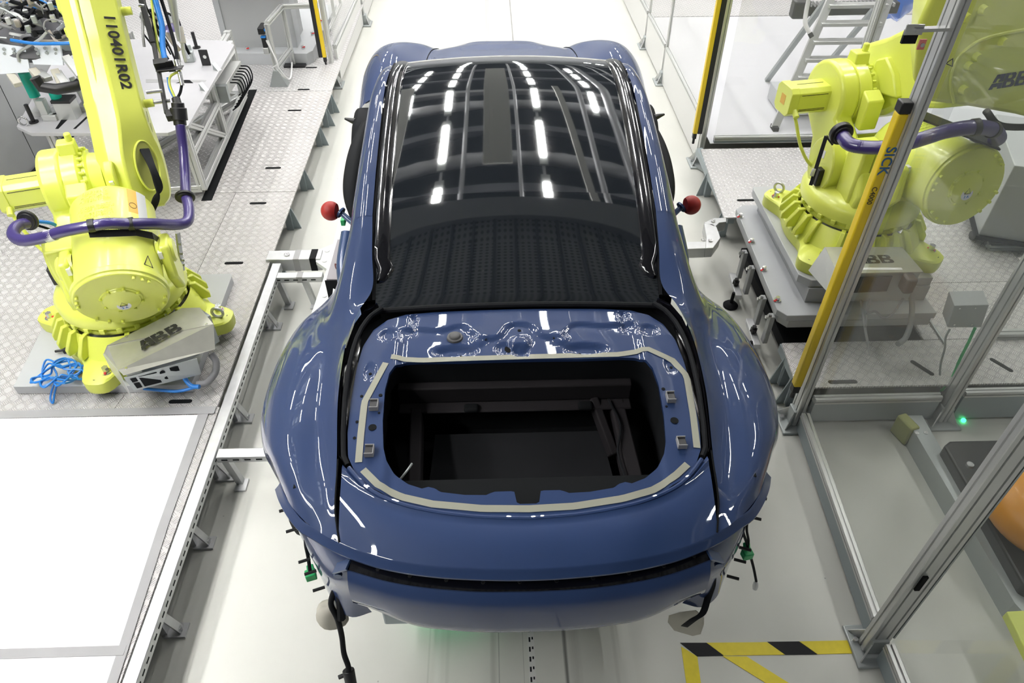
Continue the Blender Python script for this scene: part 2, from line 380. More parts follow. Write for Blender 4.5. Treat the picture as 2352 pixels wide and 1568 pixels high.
for y in (5.3, 7.4, 9.8, 12.5, 15.5):
    o = obj('roof_beam', MB().beam((-12, y, 7.6), (12, y, 7.6), .22, .3), M['truss'] if y != 9.8 else M['duct']); tag(o, 'dark grey steel roof beam crossing the hall', 'beam', 'roof beams')
for x, w_, z in ((-.75, .09, 6.9), (1.75, .12, 6.7), (2.5, .22, 6.95), (.30, .07, 6.8), (-4.1, .2, 7.0)):
    o = obj('air_duct', MB().rod((x, 3.9, z), (x, 18, z), w_/2, n=14), M['duct']); tag(o, 'round metal air duct running along the hall roof', 'duct', 'air ducts')
M['pipe'] = mat('pale_pipe', (.62, .64, .66), .4, .2)
for i, (x, z, r) in enumerate(((-2.75, 6.3, .03), (-3.05, 6.3, .05), (-4.6, 6.0, .04), (-4.85, 6.0, .07), (-5.8, 5.6, .05), (-6.6, 5.2, .09), (-7.4, 4.6, .05), (2.75, 6.3, .03), (3.05, 6.3, .05), (4.5, 6.0, .04), (4.8, 6.0, .07), (5.9, 5.5, .05), (6.8, 5.0, .09))):  # unseen pipes added to break up the reflections on the hips
    o = obj('reflection_pipe', MB().rod((x, -1.5, z), (x, 19, z), r, n=12), M['pipe']); tag(o, 'added pale pipe lengthwise under the hall roof, streaking the paint reflections', 'pipe', 'added pipes under the roof')
for i in range(9):  # unseen cross struts, added with the pipes for the paint reflections
    for s_ in (-1, 1):
        o = obj('reflection_strut', MB().box((s_*4.6, -1+2.2*i, 5.9), (4.2, .06, .05)), M['truss']); tag(o, 'added grey cross strut carrying the reflection pipes', 'strut', 'added pipe struts under the roof')
# ribbed, perforated soffit of the gallery above the camera
def soffit_mat():
    m = mat('perforated_sheet', (.06, .065, .075), .55, .3); k = NT(m)
    tc = k.n('ShaderNodeTexCoord'); vo = k.n('ShaderNodeTexVoronoi'); vo.inputs['Scale'].default_value = 15; vo.inputs['Randomness'].default_value = 0
    k.L(tc.outputs['Object'], vo.inputs['Vector'])
    k.L(k.mix(k.m('LESS_THAN', vo.outputs['Distance'], .28), (.20, .21, .23), (.02, .02, .024)), k.b.inputs['Base Color']); return m
g = thing('gallery_deck', 'dark perforated gallery deck with ribs spanning over the rear of the car', 'gallery', (0, .3, 5.2))
sm = soffit_mat()
obj('deck_sheet', MB().box((0, .4, 5.22), (6.4, 6.0, .04)), sm, g, smooth=False)
mb = MB()
for k in range(26): mb.box((-3.05+k*.244, .4, 5.17), (.03, 6.0, .06))
obj('deck_ribs', mb, M['roof'], g, bevel=.004)
obj('edge_beam', MB().box((0, 3.55, 5.1), (6.4, .42, .3)), M['truss'], g)
# ================================================================== PLATFORMS
def slot_hole(par, c, L=.13, w_=.03, rz=0, m=None):
    pts = []
    for k in range(12): a = -math.pi/2+math.pi*k/11; pts.append((L/2-w_/2+w_/2*math.cos(a), w_/2*math.sin(a)))
    for k in range(12): a = math.pi/2+math.pi*k/11; pts.append((-L/2+w_/2+w_/2*math.cos(a), w_/2*math.sin(a)))
    u = V3((math.cos(rz), math.sin(rz), 0)); v = V3((-u.y, u.x, 0))
    return obj('slot_hole', MB().prism(pts, V3(c), u, v, V3((0, 0, .0012))), m or M['dark'], par, smooth=False)
PT = .25
def tread_plate(pts, label, m, slots=(), grp=None, th=.012, z=PT):
    c = sum((V3((x, y, 0)) for x, y in pts), V3())/len(pts)
    o = obj('tread_plate', MB().plate([V3((x, y, z)) for x, y in pts], th), m, smooth=False)
    tag(o, label, 'floor plate', grp)
    for s in slots: slot_hole(o, (s[0], s[1], z), s[2] if len(s) > 2 else .13, s[3] if len(s) > 3 else .03, s[4] if len(s) > 4 else 0)
    return o
g_ = .003
tread_plate([(-1.632, 2.79), (-1.632, 5.095), (-2.10, 5.095), (-2.10, 3.4), (-2.2, 2.79)], 'tread plate with three slots along the left gangway edge beside the car', M['tread'], [(-1.85, 2.84), (-1.88, 4.15), (-1.89, 4.93)])
tread_plate([(-2.2-g_, 2.79), (-2.10-g_, 3.4), (-2.10-g_, 5.095), (-5.2, 5.095), (-5.2, 2.79)], 'broad tread plate under the left robot, reaching the left picture edge', M['tread'])
tread_plate([(-1.632, 5.10), (-1.632, 7.0), (-2.42, 7.0), (-2.42, 5.10)], 'tread plate with two slots beside the fixture table end', M['tread'], [(-1.89, 5.48), (-1.92, 6.57)])
tread_plate([(-2.42-g_, 5.10), (-2.42-g_, 7.0), (-6, 7.0), (-6, 5.10)], 'tread plate hidden mostly under the left fixture table', M['tread_far'])
tread_plate([(-1.64, 7.005), (-1.64, 12), (-6, 12), (-6, 7.005)], 'bright tread plate carrying the small aluminium frame and the steel pedestal', M['tread_far'], [(-1.92, 7.04, .12), (-1.94, 7.59, .12)])
fr = thing('platform_frame', 'pale green steel underframe edge and gussets below the left gangway', 'platform frame', (-1.66, 5, 0))
obj('edge_rail', MB().box((-1.70, 5.15, .205), (.05, 4.8, .06)), M['kick'], fr)
for y in (4.35, 4.95, 5.55, 6.35, 6.75, 7.05):
    obj('gusset', MB().prism([(0, .23), (.058, .0), (0, .0)], (-1.665, y, 0), (1, 0, 0), (0, 0, 1), (0, .008, 0)).box((-1.69, y, .1), (.05, .05, .2)), M['kick'], fr)
# white covers taped down at the near left
def sheet(pts, name, label, m, th=.004, z=.262, cat='floor cover'):
    o = obj(name, MB().plate([V3((x, y, z)) for x, y in pts], th), m, smooth=False); tag(o, label, cat); return o
sheet([(-1.715, 2.725), (-1.70, 2.0), (-1.673, 1.432), (-4.4, 1.432), (-4.4, 2.735)], 'white_floor_cover', 'large white sheet taped over the left platform', M['white'])
sheet([(-1.663, 1.392), (-1.64, .7), (-4.4, .7), (-4.4, 1.392)], 'white_floor_cover', 'small white sheet at the bottom left corner, below the grey tape line', M['white'])
o = obj('grey_tape', MB().plate([V3(p) for p in ((-1.716, 2.73, .264), (-1.70, 2.0, .264), (-1.672, 1.43, .264), (-1.64, .7, .264), (-1.605, .7, .264), (-1.628, 1.4, .264), (-1.655, 2.05, .264), (-1.66, 2.73, .264))], .003), M['tape_grey'], smooth=False); tag(o, 'grey cloth tape running along the right edge of the white sheets', 'tape')
o = obj('grey_tape', MB().box((-3.0, 1.412, .264), (2.72, .042, .003)), M['tape_grey'], smooth=False); tag(o, 'grey cloth tape between the two white sheets', 'tape')
o = obj('grey_tape', MB().box((-2.98, 2.757, .264), (2.70, .055, .003)), M['tape_grey'], smooth=False); tag(o, 'grey cloth tape along the top edge of the large white sheet', 'tape')
tread_plate([(-1.615, .6), (-1.615, 2.785), (-5.2, 2.785), (-5.2, .6)], 'tread plate beneath the white sheets, showing as a thin rim', M['tread'], z=.257)
# slotted beam along the left edge with feet
def feet_bracket(par, x, y, top, s=1):
    obj('foot_bracket', MB().box((x+s*.05, y, .006), (.10, .07, .012)).beam((x+s*.005, y, top), (x+s*.075, y, .01), .04, .008).box((x, y, top/2), (.03, .04, top)), M['steel'], par)
    obj('foot_bolt', MB().rod((x+s*.07, y, .012), (x+s*.07, y, .035), .011, n=6), M['chrome'], par)
bm = thing('slotted_rail', 'long slotted steel rail on feet running along the left side of the line', 'rail', (-1.57, 2.6, 0))
obj('rail_beam', MB().box((-1.575, 2.42, .235), (.06, 3.4, .06)), M['steel'], bm, bevel=.004)
mb = MB()
for k in range(66): mb.box((-1.5445, .78+k*.05, .235), (.002, .028, .008))
o = obj('rail_slots', mb, M['dark'], bm, smooth=False); o['kind'] = 'stuff'
for y in (1.62, 2.08, 2.50, 2.92, 3.75): feet_bracket(bm, -1.62, y, .21)
def cross_beam(y, x0, x1, w_, h, z, label, legs, slots=True):
    t = thing('cross_beam', label, 'beam', ((x0+x1)/2, y, 0))
    obj('beam', MB().box(((x0+x1)/2, y, z-h/2), (x1-x0, w_, h)), M['steel'], t, bevel=.004)
    obj('grey_tape_band', MB().box((x0+.55*(x1-x0), y, z-h/2), (.04, w_+.003, h+.003)), M['tape_grey'], t)
    if slots:
        mb = MB()
        for k in range(int((x1-x0)/.06)): mb.box((x0+.04+k*.06, y-w_/2-.001, z-h/2), (.032, .002, .008))
        o = obj('beam_slots', mb, M['dark'], t, smooth=False); o['kind'] = 'stuff'
    for x in legs:
        obj('leg', MB().beam((x-.03, y, z-h), (x, y-.0, .01), .035, .035).box((x+.01, y-.02, .006), (.06, .08, .012)), M['steel'], t)
    return t
cross_beam(2.455, -1.54, -.8, .06, .045, .26, 'slotted cross beam beside the rear left hip of the car', (-1.48, -1.05))
cross_beam(3.99, -1.58, -1.24, .06, .045, .26, 'thin slotted cross beam on two legs, nearer of the pair by the gangway', (-1.52, -1.34))
t = cross_beam(4.21, -1.66, -1.28, .11, .10, .27, 'thick galvanised cross beam, farther of the pair by the gangway', (), False)
obj('end_cap', MB().box((-1.335, 4.21, .222), (.045, .115, .105)), M['rubber'], t)
obj('beam_bolt', MB().rod((-1.52, 4.21, .27), (-1.52, 4.21, .276), .02, n=20), M['chrome'], t)
# transport cart below the car
ct = thing('transport_cart', 'pale steel transport cart carrying the car body along the line', 'cart', (0, 3, 0))
obj('deck', MB().box((0, 3.1, .30), (1.15, 3.2, .12)), M['kick'], ct, bevel=.01)
for x in (-.5, .5):
    for y in (1.9, 4.2): obj('support_post', MB().box((x, y, .62), (.10, .12, .56)), M['kick'], ct, bevel=.006)
obj('drive_unit', MB().box((0, 3.1, .13), (.8, 2.6, .2)), M['rubber'], ct, bevel=.02)
obj('side_rail', MB().plate([V3(p) for p in ((-1.13, 3.2, .26), (-1.12, 5.4, .26), (-1.24, 5.4, .26), (-1.22, 4.35, .26), (-1.31, 4.28, .26), (-1.31, 4.14, .26), (-1.22, 4.05, .26), (-1.26, 3.2, .26))], .03), mat('white_steel', (.78, .80, .79), .35, .1), ct, smooth=False)
for x, y in ((-1.19, 4.85), (-1.25, 4.26), (-1.25, 4.14), (-1.19, 3.75)): obj('rail_bolt', MB().rod((x, y, .26), (x, y, .268), .018, n=18), M['chrome'], ct)
obj('rail_tie', MB().box((-.85, 3.6, .25), (.62, .1, .03)).box((-.85, 4.9, .25), (.62, .1, .03)), M['kick'], ct)
bb = [PZ(*q) for q in ((775, 549, .55), (800, 549, .55), (775, 641, .55), (749, 641, .55))]
bx = obj('control_box', MB().plate(bb, .22), mat('mauve_grey_box', (.36, .34, .36), .5), ct, smooth=False, bevel=.004)
obj('box_face', MB().box((sum(p.x for p in bb[2:])/2, bb[2].y-.004, .45), (.085, .006, .19)), M['rubber'], bx)
obj('cable_loop', MB().tube([PZ(*q) for q in ((783, 618, .55), (775, 610, .60), (770, 606, .60), (772, 616, .58), (780, 622, .56), (778, 612, .58))], .004, 6, 6), mat('dark_red_cable', (.12, .02, .02), .5), bx)
# jointed arm on the right
ja = thing('link_arm', 'pale jointed steel arm reaching from the cart to the right platform', 'arm', (1.4, 4.3, 0))
ms = bpy.data.materials['white_steel']
obj('near_bar', MB().plate([PZ(*q) for q in ((1560, 556, .30), (1622, 554, .30), (1621, 570, .30), (1560, 572, .30))], .08), M['steel'], ja, bevel=.003)
kn = obj('knuckle', MB().plate([PZ(*q) for q in ((1617, 512, .30), (1635, 514, .30), (1646, 520, .30), (1655, 546, .30), (1638, 569, .30), (1621, 570, .30), (1623, 545, .30))], .08), M['steel'], ja, bevel=.003)
obj('far_bar', MB().plate([PZ(*q) for q in ((1617, 511, .30), (1640, 500, .30), (1668, 500, .30), (1668, 509, .30), (1652, 511, .30), (1643, 520, .30))], .08), M['steel'], ja, bevel=.003)
for px, py in ((1632, 553), (1638, 508), (1615, 551)): p = PZ(px, py, .30); obj('arm_bolt', MB().rod(p, p+V3((0, 0, .008)), .016, n=16), M['chrome'], ja)

# right platform
tread_plate([(1.67, 4.62), (1.735, 5.70), (3.6, 5.70), (3.6, 4.62)], 'tread plate with one slot behind the right robot', M['tread_far'], [(1.90, 4.86, .14)])
tread_plate([(1.655, 2.90), (1.68, 3.22), (3.6, 3.22), (3.6, 2.84), (1.655, 2.84)], 'tread plate in front of the right robot base, under the connector cables', M['tread'], [(1.83, 3.10, .13), (1.93, 2.88, .17), (2.44, 2.98, .15, .03, -1.0), (2.92, 2.99, .14, .03, -1.0)])
tread_plate([(2.56, 3.225), (2.56, 3.78), (3.6, 3.78), (3.6, 3.225)], 'tread plate to the right of the right robot base, below its cylinder', M['tread'])
tread_plate([(2.50, 3.785), (2.50, 4.615), (3.6, 4.615), (3.6, 3.785)], 'tread plate behind the long dark seam under the right cylinder', M['tread'])
tread_plate([(3.605, 2.84), (3.605, 5.7), (7, 5.7), (7, 2.84)], 'tread plate at the far right below the cabinet', M['tread'])
o = sheet([(1.84, 5.80), (1.84, 9.0), (7, 9.0), (7, 5.80)], 'white_floor_cover', 'smooth pale floor sheet behind the far right glass screen', mat('pale_sheet', (.60, .605, .63), .4), z=.25)
tread_plate([(1.84, 9.02), (1.84, 13), (7, 13), (7, 9.02)], 'distant tread plate at the top right beyond the pale sheet', M['tread_far'])
fr = thing('platform_frame', 'pale green steel underframe edge and gussets below the right platform', 'platform frame', (1.72, 4, 0))
obj('edge_rail', MB().box((1.74, 5.2, .205), (.05, 1.1, .06)), M['kick'], fr); obj('edge_rail', MB().box((1.70, 3.03, .205), (.05, .4, .06)), M['kick'], fr)
for y, x in ((4.75, 1.70), (5.35, 1.72), (3.12, 1.68), (2.95, 1.67)):
    obj('gusset', MB().prism([(0, .24), (-.058, .0), (0, .0)], (x, y, 0), (1, 0, 0), (0, 0, 1), (0, .008, 0)).box((x+.03, y, .1), (.05, .05, .2)), M['kick'], fr)
struct('floor', MB().box((3.6, 3.6, .12), (3.7, 1.5, .08)), M['rubber'], smooth=False)
# stepped base of the right robot
sb = thing('robot_base_plate', 'stepped grey steel base under the right robot with levelling feet', 'base plate', (2.1, 3.9, 0))
lowp = [PZ(*q) for q in ((1690, 480, .40), (1735, 470, .40), (2000, 470, .40), (2130, 700, .40), (1779, 716, .40), (1766, 707, .40))]
lowp = [V3((1.70, 4.50, .40)), V3((1.76, 4.55, .40)), V3((2.62, 4.55, .40)), V3((2.62, 3.30, .40)), V3((1.70, 3.30, .40)), V3((1.655, 3.36, .40))]
obj('lower_step', MB().plate(lowp, .045), M['grey_paint'], sb, smooth=False, bevel=.004)
obj('lower_frame', MB().plate([V3((p.x*1.0+(.02 if p.x < 2 else -.02), p.y, .355)) for p in lowp], .05), M['grey_panel'], sb, smooth=False)
obj('riser', MB().box((2.22, 3.95, .45), (.75, 1.05, .11)), M['grey_panel'], sb)
upp = [(1.79, 4.50), (1.80, 4.54), (2.60, 4.54), (2.60, 3.44), (1.85, 3.44), (1.79, 3.50)]
us = obj('upper_step', MB().plate([V3((x, y, .56)) for x, y in upp], .055), M['grey_paint'], sb, smooth=False, bevel=.004)
for x, y in ((1.86, 4.42), (1.88, 3.53)): obj('step_hole', MB().rod((x, y, .5602), (x, y, .561), .012, n=16), M['dark'], us)
for px, py in ((1700, 498), (1726, 556), (1754, 620), (1785, 690)):
    p = PZ(px, py, .40); b = obj('step_bolt', MB().rod(p, p+V3((0, 0, .028)), .014, n=6).rod(p, p+V3((0, 0, .008)), .022, n=18), M['chrome'], sb); obj('red_paint_mark', MB().box(p+V3((-.014, -.008, .006)), (.022, .012, .006), .4), M['red_mark'], b)
for (y, x) in ((3.98, 1.60), (3.48, 1.585)):
    ft = obj('foot_channel', MB().box((x+.02, y, .10), (.045, .26, .035), -.08), M['steel'], sb, bevel=.003)
    obj('levelling_foot', MB().lathe([(0, .0), (.05, 0), (.052, .012), (.035, .03), (.012, .035), (.010, .12), (0, .12)], (x-.02, y-.10, 0), (0, 0, 1), 24), M['rubber'], sb)
    obj('foot_screw', MB().rod((x+.015, y-.01, .115), (x+.015, y-.01, .17), .014, n=12).rod((x+.015, y-.01, .13), (x+.015, y-.01, .15), .024, n=6), M['black'], sb)
    for dy in (-.09, .09):
        a = obj('side_lug', MB().box((x+.065, y+dy, .22), (.03, .045, .22)), M['grey_panel'], sb, bevel=.003)
        obj('lug_bolt', MB().rod((x+.055, y+dy-.01, .33), (x+.035, y+dy-.01, .335), .012, n=6).rod((x+.055, y+dy+.015, .30), (x+.035, y+dy+.015, .305), .012, n=6), M['chrome'], a)
# left robot base plate
lb = obj('robot_base_plate', MB().plate([PZ(*q) for q in ((30, 888, .31), (128, 690, .31), (118, 640, .31), (530, 628, .31), (532, 634, .31), (440, 884, .31))], .058), M['grey_paint'], smooth=False, bevel=.003)
tag(lb, 'flat grey steel plate under the left robot', 'base plate')

# ================================================================== FENCES
def post_foot(par, x, y, z=0, s=.16, rz=0):
    ft = obj('foot_plate', MB().box((x, y, z+.008), (s*1.15, s*1.25, .016), rz), M['alu_d'], par, bevel=.006)
    obj('foot_socket', MB().box((x, y, z+.07), (.075, .075, .11), rz), M['alu_d'], par, bevel=.004)
    for dx, dy in ((1, 1), (1, -1), (-1, 1), (-1, -1)):
        a = V3((x+dx*.035, y+dy*.035, z+.016)); u = V3((dx, dy, 0)).normalized()
        obj('foot_rib', MB().prism([(0, 0), (s*.36, 0), (0, .085)], a-V3((-u.y, u.x, 0))*.003, u, V3((0, 0, 1)), V3((-u.y, u.x, 0))*.006), M['alu'], ft)
    for dx, dy in ((1, -1), (-1, 1)): obj('foot_bolt', MB().rod((x+dx*s*.4, y+dy*s*.15, z+.016), (x+dx*s*.4, y+dy*s*.15, z+.035), .012, n=6), M['chrome'], ft)
def fence_bay(p0, p1, label, kick=.16, z0=.02, top=2.75, kickm=None, glass=None, grp=None, mid=None):
    p0, p1 = V3((*p0, 0)), V3((*p1, 0)); d = (p1-p0).normalized(); c = (p0+p1)/2; p0 = p0+d*.012; p1 = p1-d*.012
    t = thing('safety_fence', label, 'safety fence', c, grp); n_ = V3((-d.y, d.x, 0))
    Zv = lambda z: V3((0, 0, z))
    obj('kick_panel', MB().beam(p0+Zv((z0+kick)/2), p1+Zv((z0+kick)/2), .035, kick-z0), kickm or M['kick'], t, bevel=.002)
    obj('bottom_profile', MB().slot_beam(p0+Zv(kick+.02), p1+Zv(kick+.02), .045, .04), M['alu'], t)
    obj('top_profile', MB().slot_beam(p0+Zv(top), p1+Zv(top), .045, .045), M['alu'], t)
    obj('clear_panel', MB().beam(p0+Zv((kick+.04+top)/2), p1+Zv((kick+.04+top)/2), .006, top-kick-.06), glass or M['poly'], t, smooth=False)
    return t
def post(x, y, label, w_=.045, d_=.045, z0=.02, top=2.8, foot=True, m=None, grp=None, fz=0):
    t = thing('fence_post', label, 'fence post', (x, y, fz), grp)
    obj('post_profile', MB().slot_beam((x, y, z0+fz), (x, y, top), w_, d_, up=(0, 1, 0)), m or M['alu'], t)
    if foot: post_foot(t, x, y, fz)
    return t
# near right line of fencing
fence_bay((1.69, 2.74), (1.61, 1.50), 'clear fence panel with grey kick plate right of the car tail', .12)
fence_bay((1.615, 1.40), (1.59, .3), 'clear fence panel at the bottom right corner', .12)
post(1.68, 2.80, 'aluminium corner post beside the yellow light curtain, standing on a ribbed foot', .045, .09)
pb = post(1.60, 1.45, 'broad aluminium post on a ribbed foot at the end of the floor tape', .10, .05)
obj('door_stile', MB().slot_beam((1.655, 1.46, .12), (1.655, 1.46, 2.8), .03, .06, up=(0, 1, 0)), M['alu_d'], pb)
obj('door_catch', MB().box((1.585, 1.418, .62), (.02, .01, .10)), M['dark'], pb)
# glazed screen facing the camera
fb = fence_bay((1.74, 2.80), (2.50, 2.80), 'glazed fence panel in front of the right robot', .17)
post(2.55, 2.80, 'aluminium post at the right end of the glazed screen', .045, .09)
fence_bay((2.60, 2.80), (4.4, 2.80), 'clear fence panel at the right picture edge', .20)
# light curtains
def light_curtain(p0, p1, label, cap=True, black=False, w_=.045, lens=True, txt=False):
    t = thing('light_curtain', label, 'light curtain', p0)
    p0, p1 = V3(p0), V3(p1); d = (p1-p0).normalized()
    obj('housing', MB().beam(p0, p1, w_, w_*1.1, up=(0, 1, 0)), M['sick'], t, bevel=.008 if not black else .003, seg=3)
    if black: obj('black_window', MB().beam(p0+V3(black), p1+V3(black), w_*1.1, w_*.9, up=(0, 1, 0)), M['black'], t, bevel=.003)
    obj('bottom_cap', MB().beam(p0-d*.05, p0, w_*.9, w_*1.0, up=(0, 1, 0)).rod(p0-d*.10, p0-d*.05, w_*.3, n=12), M['black'], t, bevel=.004)
    if cap: obj('top_cap', MB().beam(p1, p1+d*.05, w_*1.1, w_*1.2, up=(0, 1, 0)), M['black'], t, bevel=.006)
    return t
lc1 = light_curtain((1.615, 2.80, .32), (1.625, 2.80, 1.93), 'yellow light curtain bar on the near right corner post')
text('maker_letters', 'SICK', .062, (1.625, 2.774, 1.72), (0, 0, -1), (1, 0, 0), mat('blue_lettering', (.03, .12, .3), .5), lc1, bold=.0008)
text('type_letters', 'C4000', .032, (1.618, 2.774, 1.55), (0, 0, -1), (1, 0, 0), M['ink'], lc1)
# bracket and red reflector high on the corner post
bk = thing('switch_bracket', 'zinc angle bracket with black pad and red tag high on the corner post', 'bracket', PY(2100, 75, 2.76))
p = PY(2100, 68, 2.76); obj('bracket_plate', MB().box(p, (.07, .006, .04), 0), M['chrome'], bk, bevel=.002)
obj('bracket_arm', MB().beam(p, (1.672, 2.77, p.z), .03, .012), M['chrome'], bk); p = PY(2090, 84, 2.77); obj('black_pad', MB().box(p, (.055, .012, .05)), M['rubber'], bk)
p = PY(2117, 102, 2.755); tg = obj('red_tag', MB().box(p, (.026, .006, .038)), mat('pink_red_tag', (.7, .22, .2), .5), bk)
obj('tag_screw', MB().rod(p-V3((0, .003, 0)), p-V3((0, .009, 0)), .008, n=12), M['chrome'], tg)
# far right fence
for (a, b, l) in (((1.80, 5.95), (1.80, 7.66), 'hazy clear fence panel, nearest of the far right row'), ((1.80, 7.72), (1.79, 8.70), 'hazy clear fence panel, middle of the far right row'), ((1.79, 8.76), (1.77, 11.5), 'hazy clear fence panel, farthest of the far right row')):
    fence_bay(a, b, l, .36, kickm=M['kick_w'], glass=M['poly_far'], top=2.3)
post(1.80, 5.90, 'far right corner post with ribbed foot and brace beside the car nose side', .045, .045)
post(1.80, 7.69, 'slim far right fence post on a small foot, second from the corner', .025, .045)
post(1.795, 8.73, 'slim far right fence post on a small foot, third from the corner', .025, .045)
post(1.77, 11.55, 'slim far right fence post at the top edge of the picture', .025, .045)
o = obj('brace', MB().beam((1.82, 5.88, .14), (1.80, 5.56, .02), .04, .02).beam((1.75, 5.88, .02), (1.93, 5.55, .02), .05, .02), M['alu_d']); tag(o, 'dull metal brace at the foot of the far right corner post', 'brace')
lc2 = light_curtain((1.70, 5.84, .33), (1.70, 5.84, 2.3), 'yellow and black light curtain bar on the far right corner post', w_=.036, black=(.038, -.008, 0))
fence_bay((1.86, 5.82), (3.9, 5.82), 'clear fence panel behind the right robot, over the pale sheet', .27, z0=.25, glass=M['poly_far'], top=2.3)
# far left light curtain, fence and gate
fence_bay((-1.71, 7.80), (-1.68, 9.55), 'clear fence panel on the far left with a pale kick plate', .36, kickm=M['kick_w'], glass=M['poly_far'], top=2.3)
fence_bay((-1.67, 9.65), (-1.66, 12.5), 'clear fence panel at the top edge left of the car', .3, kickm=M['kick_w'], glass=M['poly_far'], top=2.3)
post(-1.75, 7.72, 'far left corner post on a ribbed foot next to the gangway', .045, .045)
post(-1.66, 9.60, 'slim far left fence post near the top edge', .03, .045)
lc3 = light_curtain((-1.80, 7.67, .33), (-1.80, 7.67, 2.3), 'yellow and black light curtain bar at the far left of the line', w_=.036, black=(-.038, -.008, 0))
dp = thing('door_frame', 'slim aluminium gate frame behind the far left light curtain', 'gate', (-1.75, 8.3, 0))
mb = MB()
for y in (7.9, 8.35, 8.8): obj('gate_bar', MB().slot_beam((-1.77, y, .5), (-1.77, y, 2.3), .03, .03, up=(0, 1, 0)), M['alu'], dp)
obj('gate_sill', MB().slot_beam((-1.77, 7.9, .5), (-1.77, 8.8, .5), .03, .03), M['alu'], dp)

# small aluminium stand on the far left platform
st = thing('aluminium_stand', 'small aluminium profile stand with valves left of the far light curtain', 'stand', (-2.1, 7.4, .25))
P1, P2, P3 = PZ(648, 195, .25), PZ(680, 150, .25), None
T1 = PY(612, 55, P1.y); T2 = PY(648, 18, P2.y)
P1 = V3((T1.x, P1.y, .25)); P2 = V3((T2.x, P2.y, .25))
for a, b in ((P1, T1), (P2, T2)): obj('stand_post', MB().slot_beam(a, V3((a.x, a.y, b.z)), .045, .045, up=(0, 1, 0)), M['alu'], st)
T1 = V3((P1.x, P1.y, T1.z)); T2 = V3((P2.x, P2.y, T1.z))
obj('top_bar', MB().slot_beam(T1, T2, .045, .045), M['alu'], st); obj('top_bar', MB().slot_beam(T2, V3((-1.78, T2.y+.02, T1.z)), .045, .045), M['alu'], st)
obj('mid_bar', MB().slot_beam(T1-V3((0, 0, .42)), T2-V3((0, 0, .42)), .045, .045), M['alu'], st)
obj('stand_foot', MB().prism([(-.09, 0), (.09, 0), (.025, .16), (-.025, .16)], P1-V3((0, .05, 0)), (1, 0, 0), (0, 0, 1), (0, .1, 0)), M['alu_d'], st, bevel=.003)
obj('stand_foot', MB().box(P2+V3((.02, 0, .01)), (.22, .14, .02)), M['black'], st)
vb = obj('valve_block', MB().box(T1+V3((-.06, .05, -.06)), (.06, .16, .06)).box(T1+V3((-.05, -.02, -.16)), (.04, .04, .10)), M['black'], st, bevel=.004)
obj('valve_clip', MB().box(T1+V3((-.05, -.02, -.11)), (.045, .045, .012)), M['blue_hose'], vb); obj('valve_clip', MB().box(T1+V3((-.045, 0, -.05)), (.05, .05, .02)), M['blue_hose'], vb)
obj('air_fitting', MB().box(T1+V3((-.05, -.02, -.24)), (.05, .05, .06)), M['alu'], st, bevel=.004)
for k in range(3): obj('white_cable', MB().tube([P1+V3((-.03+.01*k, -.03, .45)), P1+V3((.04, -.06, .25-.02*k)), P1+V3((-.02+.03*k, -.04, .18)), P1+V3((.1, .02, .05)), P2+V3((.0, -.05, .03+.01*k))], .006, 6, 6), M['label'], st)
# steel pedestal at the top
pd = thing('steel_pedestal', 'light grey steel machine pedestal at the top left behind the fixture table', 'pedestal', (-2.3, 8.2, .25))
obj('pedestal_base', MB().plate([V3(p) for p in ((-2.85, 7.70, .37), (-1.98, 7.66, .37), (-1.93, 7.74, .37), (-1.90, 9.2, .37), (-2.85, 9.2, .37))], .12), M['grey_paint'], pd, smooth=False, bevel=.004)
q0 = PY(505, 12, 7.55); q1 = PY(765, 8, 7.55)
obj('pedestal_body', MB().box((-2.48, 8.10, .80), (.68, .5, .88)), M['grey_panel'], pd, smooth=False)
for x in (-2.84, -2.13): obj('pedestal_flange', MB().box((x, 7.93, .80), (.06, .20, .88)), M['grey_paint'], pd, bevel=.003)
obj('pedestal_top', MB().box((-2.46, 7.95, 1.27), (1.0, .75, .07)), M['grey_paint'], pd, smooth=False, bevel=.004)
for x, y in ((-2.62, 7.78), (-2.04, 7.80), (-2.01, 8.2), (-1.99, 8.6)):
    b = obj('anchor_bolt', MB().rod((x, y, .37), (x, y, .40), .02, n=6), M['chrome'], pd); obj('red_paint_mark', MB().box((x+.01, y-.01, .39), (.03, .014, .008), .5), M['red_mark'], b)

# ================================================================== FIXTURE TABLE
tb = thing('fixture_table', 'aluminium frame fixture table with pale top plate behind the left robot', 'table', (-2.8, 5.6, .25))
ZT = .95
top = [PZ(*q, ZT) for q in ((38, 290), (70, 305), (385, 305), (432, 288), (538, 103), (518, 93), (415, 90), (150, 90))]
tp = obj('table_top', MB().plate(top, .025), mat('anodised_plate', (.47, .47, .49), .42, .2, noise_amt=.05), tb, smooth=False, bevel=.002)
for q in ((335, 182, 475, 184, 472, 188, 335, 190), (424, 184, 436, 184, 444, 191, 404, 191), (150, 262, 168, 262, 134, 296, 127, 296), (198, 268, 204, 268, 174, 296, 168, 296)):
    pts = [PZ(q[i], q[i+1], ZT) for i in range(0, 8, 2)]; obj('top_cutout', MB().plate([p+V3((0, 0, .0012)) for p in pts], .001), M['tape_grey'] if q[0] == 335 else M['dark'], tp, smooth=False)
c0, c1, c2, c3 = V3((-3.25, 4.98, 0)), V3((-2.33, 5.05, 0)), V3((-2.42, 6.75, 0)), V3((-3.3, 6.75, 0))
for p in (c0, c1, c2, c3, (c1+c2)/2): obj('table_leg', MB().slot_beam(V3((p.x, p.y, .32)), V3((p.x, p.y, ZT-.03)), .06, .06, up=(0, 1, 0)), M['alu'], tb)
